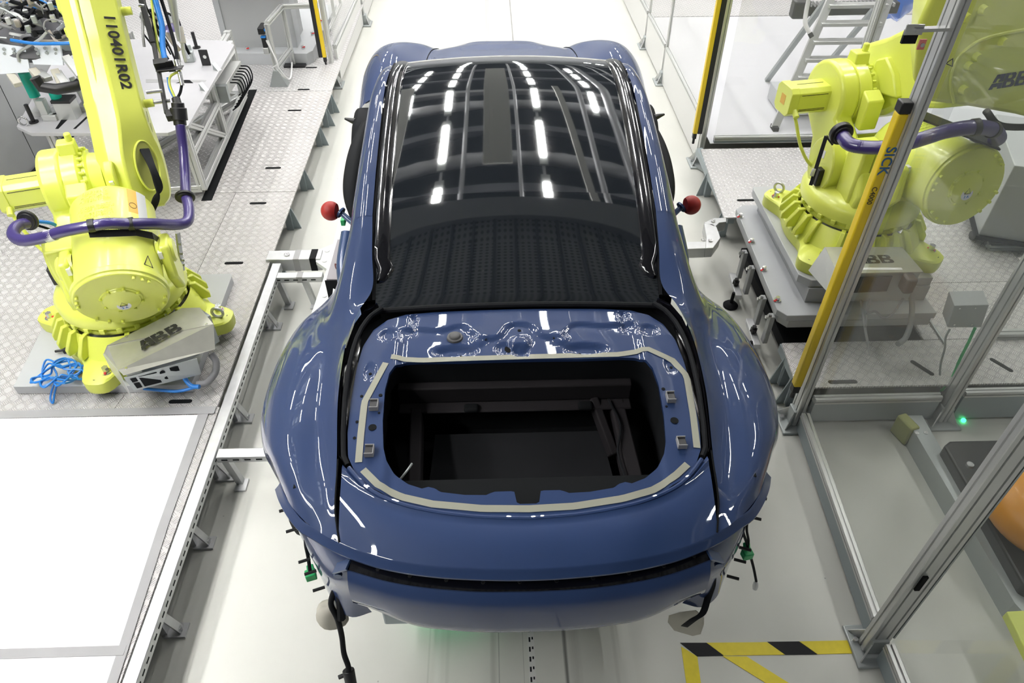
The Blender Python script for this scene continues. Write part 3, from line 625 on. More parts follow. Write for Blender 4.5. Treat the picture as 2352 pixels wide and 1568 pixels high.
for a, b, z in ((c0, c1, .33), (c1, c2, .33), (c2, c3, .33), (c0, c3, .33), (c1, c2, .62), (c0, c1, .86), (c1, c2, .88), (c0, c2, .33)):
    obj('frame_rail', MB().slot_beam(a+V3((0, 0, z)), b+V3((0, 0, z)), .06, .06), M['alu'], tb)
obj('frame_brace', MB().slot_beam(c1+V3((0, 0, .86)), (c1+c2)/2+V3((0, 0, .33)), .045, .045), M['alu'], tb)
o = obj('floor_gap_strip', MB().beam((-2.30, 4.98, .2512), (-2.42, 7.05, .2512), .08, .002), M['dark']); tag(o, 'black open gap in the tread floor along the fixture table', 'floor gap')
vt = obj('valve_terminal', MB().box((-2.33, 6.25, .70), (.10, .5, .10)), M['alu'], tb, bevel=.004)
obj('terminal_rack', MB().box((-2.36, 6.2, .84), (.04, .8, .10)), M['label'], tb, bevel=.003)
obj('terminal_end', MB().box((-2.33, 5.97, .68), (.12, .05, .14)), M['alu_d'], vt)
for k in range(7):
    y = 6.1+.06*k; obj('black_lead', MB().tube([(-2.28, y, .72), (-2.22, y+.02, .70), (-2.20, y, .62), (-2.24, y-.03, .54), (-2.30, y-.06, .50)], .006, 6, 6), M['rubber'], tb)
# pins and clamps standing on the table: each its own thing
def on_table(px, py): return PZ(px, py, ZT)
def pin(px, py, h, label):
    p = on_table(px, py); t = thing('black_pin', label, 'pin', p)
    obj('pin_shaft', MB().rod(p, p+V3((0, 0, h)), .014, n=14), M['black'], t); obj('pin_base', MB().rod(p, p+V3((0, 0, .008)), .032, n=20), M['black'], t)
pin(452, 110, .13, 'black threaded pin at the back of the fixture table'); pin(78, 281, .13, 'black threaded pin at the front left corner of the fixture table')
p = on_table(475, 150); t = thing('stop_bracket', 'black upright stop plate with an oblong hole on the fixture table', 'bracket', p)
obj('stop_plate', MB().box(p+V3((0, 0, .06)), (.07, .012, .13)), M['black'], t, bevel=.003); obj('stop_hole', MB().rod(p+V3((.005, -.0065, .07)), p+V3((.005, -.0075, .07)), .014, n=16), M['label'], t)
for px, py, l in ((490, 160, 'small grey triangular gusset beside the black stop plate'), (460, 206, 'small grey triangular gusset near the right edge of the table')):
    p = on_table(px, py); o = obj('gusset', MB().prism([(0, 0), (.06, 0), (0, .05)], p, (.8, -.6, 0), (0, 0, 1), (.02, .03, 0)), M['alu_d']); tag(o, l, 'gusset')
p = on_table(437, 140); o = obj('locator_block', MB().box(p+V3((0, 0, .04)), (.08, .07, .08), .2).box(p+V3((0, .03, .09)), (.05, .02, .06), .2), M['alu_d'], bevel=.004); tag(o, 'grey locator block beside the black stop plate', 'block')
p = on_table(58, 289); o = obj('lifting_eye', MB().tube([p+V3((.03*math.cos(a), 0, .035+.03*math.sin(a))) for a in [2*math.pi*i/16 for i in range(17)]], .007, 8), M['chrome']); tag(o, 'zinc lifting eye at the front left tip of the table', 'lifting eye')
for (px, py, dz, h, l) in ((100, 262, -.0, .13, 'clamp column with a teal grip, left of the two'), (150, 268, 0, .05, 'clamp column with a teal grip, beside the lower arm of the robot')):
    p = on_table(px, py); t = thing('clamp_column', l, 'clamp', p); lean = V3((-.04, .03, 1)).normalized()
    obj('column', MB().rod(p, p+lean*h, .022, n=16).box(p+V3((0, 0, .02)), (.12, .10, .04)), M['alu'], t, bevel=.002)
    obj('grip', MB().rod(p+lean*h, p+lean*(h+.17), .036, n=24), M['teal'], t)
p = on_table(205, 250); t = thing('clamp_column', 'bare silver clamp column beside the lower arm of the robot', 'clamp', p)
obj('column', MB().rod(p, p+V3((-.05, .03, .22)), .02, n=16), M['alu'], t); obj('column_base', MB().box(p+V3((0, 0, .02)), (.12, .10, .04)), M['alu'], t, bevel=.003)
p = on_table(163, 268); o = obj('drive_motor', MB().box(p+V3((0, 0, .06)), (.12, .10, .12)), M['alu']); tag(o, 'small square silver motor below the right teal grip', 'motor')
obj('motor_top', MB().box(p+V3((0, 0, .13)), (.13, .11, .02)), M['black'], o)
p = on_table(112, 272); o = obj('angle_block', MB().box(p+V3((0, 0, .07)), (.05, .06, .14)).box(p+V3((.03, -.02, .02)), (.10, .05, .04)), M['alu'], bevel=.003); tag(o, 'silver angle block at the foot of the left teal clamp', 'block')
# ================================================================== MOVING WELD TOOL ABOVE THE TABLE
random.seed(11)
tl = thing('gripper_tool', 'robot tool with white plates and a thick tangle of cables over the table', 'robot tool', PZ(120, 80, 1.7))
def qplate(pts, z0, m, name, th=.012):
    return obj(name, MB().add([PY(x, y, yy) for x, y, yy in pts], [(0, 1, 2, 3)]), m, tl, smooth=False, solid=th)
pl1 = qplate([(0, 100, 4.95), (60, 108, 4.95), (72, 165, 4.9), (0, 170, 4.9)], 1.5, M['white_plate'], 'white_plate')
pl2 = qplate([(62, 100, 4.98), (140, 100, 4.95), (148, 150, 4.9), (80, 148, 4.92)], 1.5, M['white_plate'], 'white_plate')
for k in range(10):
    x, y = ((10, 112), (32, 112), (12, 122), (34, 120), (84, 112), (104, 110), (128, 112), (88, 122), (108, 120), (130, 122))[k]
    q = PY(x, y, 4.93); obj('plate_screw', MB().rod(q, q-V3((0, .012, 0)), .010, n=8), M['alu_d'], tl)
obj('tool_frame', MB().beam(PY(-40, 98, 5.05), PY(190, 100, 5.05), .10, .06).beam(PY(-40, 60, 5.3), PY(190, 60, 5.35), .12, .08), M['alu_d'], tl)
obj('cable_drum', MB().lathe([(0, -.05), (.34, -.05), (.36, 0), (.30, .05), (0, .06)], PY(95, 55, 5.25), (.1, -.3, 1), 32), mat('soot_grey', (.09, .09, .10), .6), tl)
cg = mat('cable_grey', (.25, .25, .26), .5); cb_ = mat('cable_beige', (.5, .45, .40), .5)
cols = [M['rubber'], M['rubber'], cg, M['alu_d'], cg, cb_, M['rubber'], cg, M['white_plate'], M['rubber'], M['blue_hose'], cg, M['alu'], M['rubber'], cb_, M['alu']]
for k in range(96):
    x0 = random.uniform(-30, 185); y0 = random.uniform(-15, 95); dpt = random.uniform(4.9, 5.5); pts = [PY(x0, y0, dpt)]
    a = random.uniform(0, 6.28)
    for j in range(4):
        a += random.uniform(-1.1, 1.1); pts.append(pts[-1]+V3((math.cos(a)*.10, random.uniform(-.05, .05), math.sin(a)*.05+random.uniform(-.03, .02))))
    obj('tool_cable', MB().tube(pts, random.choice((.005, .006, .009, .013)), 6, 4), cols[k % len(cols)] if k != 40 else M['green'], tl)
for k in range(60):
    q = PY(random.uniform(-10, 180), random.uniform(0, 90), random.uniform(4.9, 5.3)); obj('tool_fitting', MB().box(q, (.03, .03, .045), random.uniform(0, 3)), random.choice((M['black'], M['black'], M['alu'], cb_, M['alu_d'])), tl, bevel=.004)
obj('blue_band', MB().tube([PY(25, 92, 4.9), PY(80, 100, 4.88), (PY(140, 100, 4.86)), PY(198, 98, 4.9)], .011, 8, 6), M['blue_hose'], tl)
for x0, y0, x1, y1 in ((75, 160, 98, 185), (88, 165, 112, 182), (125, 160, 150, 212), (132, 165, 158, 205), (150, 130, 190, 180), (162, 140, 186, 176), (25, 172, 42, 195)):
    obj('tool_finger', MB().beam(PY(x0, y0, 4.9), PY(x1, y1, 4.8), .05, .03), M['cloth'] if x0 % 2 else M['alu'], tl, bevel=.003)
# dark curved car part held under the tool
o = obj('curved_seal_part', MB().tube([PY(80, 178, 4.75), PY(95, 200, 4.75), PY(130, 205, 4.75), PY(175, 198, 4.8), (PY(205, 175, 4.9))], [.03]*33 if False else .035, 10), M['gloss_k'] if 'gloss_k' in M else M['black'], tl)
# right part of the tool seen past the arm
for k in range(16):
    x0 = random.uniform(318, 400); y0 = random.uniform(-15, 60); pts = [PY(x0, y0, 5.2)]
    for j in range(3): pts.append(pts[-1]+V3((random.uniform(-.02, .05), random.uniform(-.05, .05), -random.uniform(.05, .13))))
    obj('tool_cable', MB().tube(pts, random.choice((.006, .01, .014)), 6, 4), cols[k % len(cols)], tl)
obj('tool_probe', MB().rod(PY(395, 0, 5.1), PY(412, 95, 5.0), .03, .012, 14), M['alu'], tl)
obj('suction_cup', MB().lathe([(0, 0), (.07, .0), (.02, .03), (0, .03)], PY(395, 66, 5.1), (0, 0, 1), 20), M['purple'], tl)
obj('tool_probe', MB().rod(PY(412, 62, 5.1), PY(420, 98, 5.05), .022, .022, 14), M['cloth'], tl)
# cabinet at the far left edge
o = thing('grey_cabinet', 'tall grey steel cabinet at the left picture edge behind the platform', 'cabinet', (-3.9, 5.6, .25))
obj('cabinet_body', MB().box((-4.25, 5.7, .75), (.9, 1.5, 1.0)), M['grey_paint'], o, smooth=False); obj('plinth', MB().box((-4.25, 5.7, .28), (.95, 1.6, .06)), M['rubber'], o)
obj('cabinet_seam', MB().box((-3.799, 5.5, .75), (.002, .004, .95)), M['dark'], o)

# blue coiled air hose
random.seed(5)
c = PZ(140, 868, .34); pts = []
for k in range(60):
    a = k*.62; r = .085+.045*math.sin(k*1.7)
    pts.append(c+V3((r*math.cos(a)*1.05-.0+.02*math.sin(k*.3), r*math.sin(a)*.9, .0+.012*(k % 5)+.01)))
pts += [PZ(185, 858, .34), PZ(200, 850, .34)]
hs = obj('air_hose', MB().tube(pts, .0055, 7, 5), M['blue_hose']); tag(hs, 'coil of thin blue air hose lying on the left base plate edge', 'hose')
obj('hose_tail', MB().tube([PZ(*q) for q in ((125, 880, .34), (118, 900, .29), (116, 918, .27), (122, 925, .265), (125, 905, .29), (130, 885, .34))], .0055, 7, 6), M['blue_hose'], hs)
obj('brass_coupling', MB().rod(PZ(168, 853, .335), PZ(182, 858, .335), .011, n=10).rod(PZ(182, 858, .335), PZ(196, 862, .335), .014, n=6), mat('brass', (.5, .38, .12), .35, .8), hs)
o = obj('angle_tool', MB().rod(PZ(126, 807, .33), PZ(150, 803, .33), .008, n=8).box(PZ(158, 803, .33), (.06, .03, .03), .2), M['black'], bevel=.003); tag(o, 'small black hand tool lying on the left base plate', 'tool')

# ================================================================== FLOOR TAPE, RIGHT SIDE ITEMS
hz = thing('hazard_tape', 'black and yellow striped tape stuck on the floor at bottom right', 'floor tape', (1.2, 1.45, 0))
def tq(name, pts, m): return obj(name, MB().plate([PZ(x, y, .0025) for x, y in pts], .0024), m, hz, smooth=False)
def c6(x, y): return (1550+x/2.279, 880+y/2.279)
tq('black_stripe', [c6(28, 1357), c6(165, 1357), c6(255, 1425), c6(118, 1428)], M['hazard_k'])
tq('yellow_stripe', [c6(167, 1357), c6(483, 1354), c6(577, 1420), c6(257, 1424)], M['hazard_y'])
tq('black_stripe', [c6(485, 1352), c6(650, 1350), c6(746, 1418), c6(580, 1420)], M['hazard_k'])
tq('yellow_stripe', [c6(652, 1350), c6(945, 1344), c6(962, 1412), c6(748, 1417)], M['hazard_y'])
tq('yellow_stripe', [c6(33, 1376), c6(118, 1430), c6(146, 1640), c6(70, 1640)], M['hazard_y'])
tq('yellow_stripe', [c6(250, 1427), c6(376, 1429), c6(680, 1620), c6(560, 1620)], M['hazard_y'])
# inner guard rail of the right bay
gr = thing('guard_rail', 'low grey steel guard rail on the floor inside the right fence', 'rail', (2.4, 2.1, 0))
obj('rail_top', MB().plate([PZ(*c6(*q), .13) for q in ((1205, 168), (1295, 168), (1830, 1100), (1900, 1280), (1780, 1150))], .13), M['alu_d'], gr, smooth=False)
for q in ((1265, 262), (1313, 260)): p = PZ(*c6(*q), .13); obj('rail_bolt', MB().rod(p, p+V3((0, 0, .006)), .012, n=14), M['chrome'], gr)
# black transport robot with orange cover
ag = thing('floor_vehicle', 'low black floor vehicle with an orange cover at the right picture edge', 'vehicle', (2.9, 2.0, 0))
obj('chassis', MB().plate([PZ(*c6(*q), .20) for q in ((1410, 325), (1440, 300), (1830, 292), (2100, 700), (2200, 1250), (1830, 1060))], .17), M['black'], ag, smooth=False, bevel=.012)
p = PZ(*c6(1543, 430), .20); obj('clear_button', MB().rod(p, p+V3((0, 0, .012)), .022, .018, 20), M['chrome'], ag)
cpos = PZ(2352+60, 1165, .30)
dm = obj('orange_cover', MB().sphere(cpos, .30, 40, 20, (1, 1.05, .55)), M['orange'], ag)
for q in ((1667, 688), (1733, 798)): p = PZ(*c6(*q), .204); obj('white_mark', MB().tube([p+V3((.008*math.cos(a), .008*math.sin(a), 0)) for a in [6.28*i/12 for i in range(13)]], .0018, 5), M['label'], ag)
M['led_g'] = mat('green_led', (.05, 1, .3), emit=4); M['led_r'] = mat('red_led', (1, .12, .1), emit=10)
p = PZ(*c6(1754, 798), .206); obj('green_lamp', MB().sphere(p, .006, 10, 8), M['led_g'], ag)
o = obj('indicator_glow', MB().sphere(PZ(2213, 965, .01), .014, 14, 10), M['led_g']); tag(o, 'green indicator reflection by the middle fence post, made as a small glowing ball', 'lamp')  # reflection of a green indicator, put in as a glowing ball
o = obj('indicator_glow', MB().sphere(PY(2187, 52, 3.0), .010, 14, 10), M['led_r']); tag(o, 'small red glowing lamp behind the glass near the top right', 'lamp')
# yellow block in the corner
o = obj('yellow_box', MB().plate([PZ(2312, 1403, .24), PZ(2352+80, 1396, .24), PZ(2352+130, 1600, .24), PZ(2390, 1560, .24)], .05), mat('pale_yellow', (.62, .68, .14), .5), smooth=False, bevel=.006); tag(o, 'pale yellow-green box at the bottom right picture edge', 'box')
o = obj('stabiliser_foot', MB().box(PZ(2078, 985, .07), (.06, .12, .14), .3), mat('dull_yellow', (.34, .36, .12), .6), bevel=.01); tag(o, 'small yellow bracket on the floor just behind the glazed screen', 'bracket')
# junction box on a stalk with leads
jb = thing('junction_box', 'grey steel junction box on the inside of the right glazed screen post', 'junction box', PY(2210, 725, 2.98))
P_ = [PY(x, y, 2.98) for x, y in ((2192, 702), (2272, 700), (2254, 752), (2176, 752))]
obj('box_body', MB().add(P_+[p+V3((0, .09, .03)) for p in P_], [(3, 2, 1, 0), (4, 5, 6, 7), (0, 1, 5, 4), (1, 2, 6, 5), (2, 3, 7, 6), (3, 0, 4, 7)]), M['grey_panel'], jb, smooth=False, bevel=.003)
for x, y in ((2204, 708), (2240, 707), (2192, 745), (2232, 745)): q = PY(x, y, 2.98); obj('box_screw', MB().rod(q, q-V3((0, .003, 0)), .005, n=8), M['chrome'], jb)
obj('green_lead', MB().tube([PY(*q) for q in ((2240, 752, 2.97), (2225, 785, 2.95), (2205, 825, 2.93), (2185, 870, 2.9), (2155, 905, 2.87))], .008, 8, 6), M['green'], jb)
obj('grey_lead', MB().tube([PY(*q) for q in ((2182, 755, 2.98), (2172, 775, 2.97), (2170, 800, 2.95), (2160, 840, 2.93), (2158, 900, 2.9))], .006, 8, 6), M['alu_d'], jb)
obj('grey_lead', MB().tube([PZ(2125, 720, .26), PZ(2170, 788, .26)], .007, 8), M['alu_d'], jb)
# cabinet on castors at the right edge
cb = thing('grey_cabinet', 'grey cabinet on castors at the right picture edge behind the cylinder', 'cabinet', (3.5, 4.5, .25))
obj('cabinet_body', MB().box((3.86, 4.42, .62), (.8, .8, .56), -.35), M['grey_panel'], cb, smooth=False, bevel=.006)
for p in ((3.40, 4.28), (3.60, 3.95)):
    obj('castor', MB().rod((p[0]-.02, p[1], .285), (p[0]+.02, p[1], .285), .035, n=18).box((p[0], p[1], .335), (.05, .06, .03)), M['black'], cb)
obj('cabinet_plinth', MB().box((3.86, 4.42, .345), (.84, .84, .03), -.35), M['rubber'], cb)
o = obj('floor_profile', MB().slot_beam(PZ(2270, 565, .27), PZ(2420, 565, .27), .06, .045), M['alu_d']); tag(o, 'short dull aluminium profile lying on the tread floor at right', 'profile')
o = obj('floor_profile', MB().slot_beam(PZ(2282, 768, .27), PZ(2440, 765, .27), .06, .045), M['alu']); tag(o, 'pale aluminium profile across the tread floor at the right edge', 'profile')
# stepladder with a cable chain and blue sack behind
ld = thing('stepladder', 'aluminium stepladder standing on the pale sheet behind the right robot', 'ladder', (2.6, 6.0, .25))
def lp(x, y, z): return PZ(x, y, z)
A_, B_ = V3((2.48, 6.05, .26)), V3((3.10, 6.05, .26)); At = PY(1920, -30, 6.55); Bt = V3((At.x+.50, 6.55, At.z))
for a, b in ((A_, At), (B_, Bt)): obj('ladder_stile', MB().beam(a, b, .03, .07, up=(1, 0, 0)), M['alu'], ld, bevel=.003)
for k in range(1, 8):
    t_ = k/8; obj('ladder_tread', MB().box((A_.lerp(At, t_)+B_.lerp(Bt, t_))/2, ((B_.lerp(Bt, t_)-A_.lerp(At, t_)).length, .09, .03)), M['alu'], ld, bevel=.004)
for a in (A_, B_): obj('ladder_foot', MB().box(a, (.05, .10, .05)), M['rubber'], ld, bevel=.004)
C_, D_ = V3((2.72, 7.1, .26)), V3((3.2, 7.1, .26))
for a, b in ((C_, At), (D_, Bt)): obj('ladder_back_leg', MB().beam(a, b, .03, .05, up=(1, 0, 0)), M['alu_d'], ld)
obj('hand_rail', MB().tube([PY(1862, -20, 6.3), PY(1852, 25, 6.3), PY(1850, 55, 6.25), PY(1862, 80, 6.2)], .018, 12, 6), M['label'], ld)
obj('rail_end', MB().rod(PY(1860, 76, 6.2), PY(1865, 86, 6.18), .02, n=14), M['black'], ld)
cc = thing('cable_chain', 'black cable drag chain passing behind the stepladder', 'cable chain', PY(1930, 30, 7.0))
obj('chain_run', MB().beam(PY(1835, 22, 7.0), PY(2060, 15, 7.0), .10, .10), M['black'], cc, bevel=.01); obj('chain_end', MB().box(PY(1838, 20, 7.0), (.16, .12, .16)), M['black'], cc, bevel=.02)
mb = MB()
for k in range(22): mb.box(PY(1860+9*k, 14, 6.96)+V3((0, 0, .02)), (.012, .08, .03))
o = obj('chain_links', mb, M['tape_grey'], cc); o['kind'] = 'stuff'
mb = MB().sphere(PY(2062, -5, 7.2), .17, 24, 16, (1, .8, 1.2))
for i, v in enumerate(mb.V): mb.V[i] = v+(v-PY(2062, -5, 7.2))*.35*noise.noise(v*9)
o = obj('blue_sack', mb, mat('blue_film', (.02, .16, .7), .25, coat=.5)); tag(o, 'crumpled blue plastic sack hanging behind the stepladder', 'sack')
o = obj('storage_bin', MB().box((2.85, 6.5, .34), (.5, .4, .16)), M['grey_paint'], bevel=.01); tag(o, 'low grey tray on the floor behind the stepladder', 'tray')
for x in (2.0, 2.65): pass
o = post(2.98, 5.86, 'aluminium post beside the stepladder behind the right robot', .045, .09, foot=False, z0=.3)

obj('green_strip_lamp', MB().box((-.32, 1.66, .06), (.30, .02, .03)), mat('green_strip_glow', (.05, 1, .35), emit=1.8), ct)

tt = obj('track_tape', MB().box((.062, 6.5, .0012), (.030, 12, .0022)), mat('track_tape_white', (.62, .62, .60), .5), smooth=False); tag(tt, 'thin pale marker strip along the middle of the line floor', 'floor tape')
mb = MB()
for k in range(100):
    y = .9+.045*k; mb.box((.056, y, .0026), (.008, .022, .0006)); mb.box((.069, y+.006, .0026), (.007, .012, .0006))
o = obj('strip_dashes', mb, M['hazard_k'], tt, smooth=False); o['kind'] = 'stuff'
# ================================================================== CAR BODY
CX = .012
def paint():
    m = mat('blue_metallic_paint', (.028, .06, .155), .55, .0, coat=1, coat_rough=.015, spec=.25, ior=1.5); k = NT(m)
    lw = k.n('ShaderNodeLayerWeight'); lw.inputs[0].default_value = .35
    k.L(k.mix(lw.outputs['Facing'], (.023, .050, .140), (.015, .036, .125)), k.b.inputs['Base Color'])
    return m
M['paint'] = paint()
M['paint_in'] = mat('blue_inner_paint', (.035, .075, .19), .35, .1, coat=.7, coat_rough=.06)
M['gloss_black'] = mat('gloss_black_trim', (.006, .006, .008), .12, 0, coat=1)
M['roof_glass'] = mat('dark_tinted_glass', (.012, .015, .019), .04, 0, coat=1, coat_rough=.0, ior=1.75, spec=1.0)
M['bay'] = mat('bare_bay_lining', (.015, .016, .018), .7, 0, noise_amt=.3, nscale=6, spec=.15)
M['bay_grey'] = mat('bay_frame_grey', (.022, .020, .022), .7, 0, spec=.15)
car = thing('car_body', 'blue unfinished sports car body with black glass roof, no doors or bumpers, on the line', 'car', (CX, 2.8, .45))

def patch(rows, nu, nv):
    # bicubic Catmull-Rom refinement of a control grid rows[i][j]
    R1 = [crom(r, nv) for r in rows]
    cols = [crom([R1[i][j] for i in range(len(R1))], nu) for j in range(len(R1[0]))]
    return [[cols[j][i] for j in range(len(cols))] for i in range(len(cols[0]))]
def both(name, rows, m, nu=6, nv=6, flip=False, off=0, **k):
    out = []
    for s in (-1, 1):
        R = patch([[V3((CX+s*p[0], p[1], p[2])) for p in r] for r in rows], nu, nv)
        mb = MB().grid(R, flip=(flip if s > 0 else not flip))
        out.append(obj(name, mb, m, car, sharp=60, **k))
    return out

# --- quarter panel / hip: rails run from the lid gutter out and down to the wheel arch
HIP = [
 [(.527, 1.126, 1.485), (.560, 1.140, 1.483), (.600, 1.170, 1.480), (.640, 1.205, 1.470), (.690, 1.262, 1.458), (.725, 1.320, 1.442), (.757, 1.385, 1.410), (.788, 1.44, 1.33), (.81, 1.50, 1.20), (.80, 1.52, 1.06)],
 [(.548, 1.225, 1.515), (.582, 1.235, 1.506), (.628, 1.265, 1.503), (.675, 1.300, 1.500), (.725, 1.350, 1.488), (.768, 1.405, 1.462), (.803, 1.465, 1.412), (.834, 1.515, 1.325), (.848, 1.57, 1.19), (.84, 1.58, 1.05)],
 [(.560, 1.375, 1.550), (.590, 1.380, 1.532), (.636, 1.395, 1.520), (.690, 1.425, 1.522), (.748, 1.455, 1.512), (.800, 1.490, 1.482), (.842, 1.535, 1.418), (.868, 1.575, 1.325), (.875, 1.62, 1.18), (.865, 1.63, 1.04)],
 [(.580, 1.580, 1.588), (.606, 1.580, 1.562), (.650, 1.590, 1.540), (.708, 1.605, 1.538), (.770, 1.620, 1.524), (.826, 1.645, 1.488), (.876, 1.675, 1.418), (.906, 1.705, 1.322), (.905, 1.72, 1.17), (.89, 1.72, 1.03)],
 [(.584, 1.800, 1.606), (.612, 1.800, 1.578), (.655, 1.800, 1.548), (.712, 1.805, 1.538), (.775, 1.810, 1.522), (.832, 1.815, 1.486), (.884, 1.825, 1.416), (.915, 1.83, 1.318), (.958, 1.83, 1.20), (.905, 1.83, 1.03)],
 [(.562, 1.950, 1.618), (.610, 1.955, 1.600), (.660, 1.960, 1.560), (.716, 1.965, 1.522), (.772, 1.970, 1.504), (.826, 1.975, 1.472), (.876, 1.98, 1.405), (.906, 1.98, 1.308), (.908, 1.98, 1.16), (.89, 1.98, 1.03)],
 [(.520, 2.060, 1.640), (.592, 2.070, 1.640), (.650, 2.080, 1.605), (.702, 2.100, 1.530), (.752, 2.110, 1.486), (.803, 2.115, 1.455), (.850, 2.12, 1.395), (.880, 2.12, 1.30), (.882, 2.12, 1.15), (.87, 2.12, 1.02)],
 [(.530, 2.200, 1.690), (.582, 2.200, 1.690), (.636, 2.205, 1.655), (.672, 2.215, 1.570), (.706, 2.225, 1.485), (.750, 2.23, 1.443), (.800, 2.23, 1.385), (.832, 2.24, 1.29), (.840, 2.24, 1.14), (.83, 2.24, 1.0)],
 [(.540, 2.370, 1.748), (.578, 2.370, 1.750), (.618, 2.370, 1.722), (.640, 2.370, 1.655), (.652, 2.370, 1.560), (.672, 2.36, 1.470), (.705, 2.35, 1.395), (.735, 2.35, 1.29), (.75, 2.35, 1.14), (.75, 2.35, 1.0)],
]
qp = both('quarter_panel', HIP, M['paint'], 8, 7)
# --- roof side rails, running on into the windscreen pillars
RAIL = [
 [(.540, 2.365, 1.747), (.578, 2.365, 1.750), (.618, 2.365, 1.722), (.638, 2.365, 1.66), (.60, 2.365, 1.63)],
 [(.543, 2.600, 1.815), (.578, 2.600, 1.818), (.612, 2.600, 1.795), (.628, 2.60, 1.745), (.59, 2.60, 1.71)],
 [(.545, 2.850, 1.872), (.578, 2.850, 1.873), (.609, 2.850, 1.850), (.622, 2.85, 1.805), (.585, 2.85, 1.77)],
 [(.550, 3.120, 1.910), (.582, 3.120, 1.908), (.611, 3.120, 1.884), (.622, 3.12, 1.84), (.59, 3.12, 1.80)],
 [(.545, 3.330, 1.915), (.578, 3.330, 1.910), (.605, 3.330, 1.882), (.612, 3.33, 1.84), (.58, 3.33, 1.80)],
 [(.540, 3.470, 1.885), (.575, 3.470, 1.878), (.602, 3.470, 1.852), (.610, 3.47, 1.81), (.58, 3.47, 1.78)],
 [(.570, 3.680, 1.790), (.605, 3.680, 1.780), (.635, 3.680, 1.755), (.642, 3.68, 1.72), (.61, 3.68, 1.70)],
 [(.630, 4.050, 1.530), (.665, 4.050, 1.520), (.695, 4.050, 1.500), (.70, 4.05, 1.46), (.67, 4.05, 1.44)],
]
both('roof_rail', RAIL, M['paint'], 7, 5)
# --- gloss black strips between rail and glass
def strip(y):
    t = [(2.09, .005), (2.13, .026), (2.2, .032), (3.3, .034), (3.47, .034)]; return interp(t, y)
ZC = [(1.99, 1.600), (2.10, 1.652), (2.23, 1.706), (2.47, 1.792), (2.8, 1.878), (3.1, 1.932), (3.3, 1.944), (3.42, 1.934), (3.54, 1.900), (3.7, 1.83), (4.15, 1.52)]
def crown(y): return interp([(1.99, .006), (2.4, .022), (2.9, .03), (3.3, .028), (3.54, .03), (4.15, .06)], y)
def gz(x, y): return interp(ZC, y) - crown(y)*(x/.5)**2
def gw(y): return interp([(1.99, .507), (2.1, .512), (2.3, .522), (3.2, .530), (3.54, .525), (4.15, .63)], y)
def glass_rows(y0, y1, ny, nx=25, k=1.0, dz=0):
    R = []
    for i in range(ny):
        y = y0+(y1-y0)*i/(ny-1); w_ = gw(y)*k
        R.append([V3((CX+w_*(2*j/(nx-1)-1), y + (.012*(1-(2*j/(nx-1)-1)**2) if i == 0 and y0 < 2 else 0), gz(w_*(2*j/(nx-1)-1), y)+dz)) for j in range(nx)])
    return R
obj('roof_panel', MB().grid(glass_rows(2.4565, 3.502, 40)), M['roof_glass'], car, sharp=80)
obj('rear_window', MB().grid(glass_rows(1.995, 2.4565, 24)), M['roof_glass'], car, sharp=80)
obj('windscreen', MB().grid(glass_rows(3.505, 4.15, 20)), M['roof_glass'], car, sharp=80)
for s in (-1, 1):
    R = []; ys = [2.09, 2.095, 2.11, 2.14]+[2.18+.06*i for i in range(22)]
    for y in ys:
        if y > 3.47: continue
        wd = .012+.052*min(1, math.sqrt(max(0, (y-2.09)/.05)))
        xo = gw(y)+.008 if y > 2.16 else .508
        zz = gz(.5, y)
        R.append([V3((CX+s*(xo-wd*t), y, zz+.012*math.sin(math.pi*min(1, t*1.0))**.5+(.004 if 0 < t < 1 else -.004))) for t in (0, .06, .3, .6, .9, 1)])
    obj('trim_strip', MB().grid(R, flip=(s > 0)), M['gloss_black'], car, sharp=50)
    # drip channel between strip and rail
    obj('drip_channel', MB().tube([V3((CX+s*(.536 if y > 2.25 else .53-(2.25-y)*.06), y, gz(.5, y)-.006)) for y in [2.03+.06*i for i in range(25)]], .009, 6), M['rubber'], car)
# rubber seal under the rear window
obj('window_seal', MB().tube([V3((CX+x, 1.988+.012*(1-(x/.51)**2), 1.600-.008*(x/.5)**2)) for x in [-.515+.0515*i for i in range(21)]], .011, 8), M['rubber'], car)

# --- lid recess (inner panel with the big opening)
def resample(pts, n, closed=True):
    pts = [V3(p) for p in pts]
    if closed: pts = pts+[pts[0]]
    L = [0]
    for a, b in zip(pts, pts[1:]): L.append(L[-1]+(b-a).length)
    out = []
    for k in range(n):
        t = L[-1]*k/(n if closed else n-1); i = 0
        while i < len(L)-2 and L[i+1] < t: i += 1
        f = (t-L[i])/max(1e-9, L[i+1]-L[i]); out.append(pts[i].lerp(pts[i+1], f))
    return out
def sym(half):
    # half: (x>=0, y) from front centre round to rear centre, mirrored to a closed loop
    return [V3((x, y, 0)) for x, y in half] + [V3((-x, y, 0)) for x, y in half[::-1] if x > 1e-6]
outer_h = [(0, 1.985), (.30, 1.982), (.40, 1.975), (.462, 1.95), (.505, 1.90), (.532, 1.82), (.542, 1.72), (.545, 1.58), (.540, 1.46), (.528, 1.375), (.50, 1.318), (.45, 1.268), (.38, 1.228), (.30, 1.200), (.15, 1.172), (0, 1.162)]
open_h = [(0, 1.738), (.20, 1.738), (.34, 1.744), (.385, 1.742), (.415, 1.725), (.432, 1.69), (.440, 1.62), (.436, 1.50), (.425, 1.40), (.412, 1.355), (.385, 1.312), (.345, 1.28), (.30, 1.262), (.285, 1.268), (.265, 1.262), (.25, 1.25), (.18, 1.238), (.115, 1.235), (.1, 1.245), (.038, 1.245), (.036, 1.215), (.028, 1.205), (0, 1.205)]
def lid_base(x, y):
    z = interp([(1.15, 1.528), (1.25, 1.543), (1.4, 1.560), (1.6, 1.578), (1.75, 1.590), (1.85, 1.594), (1.99, 1.592)], y)
    return z - .012*(x/.5)**2
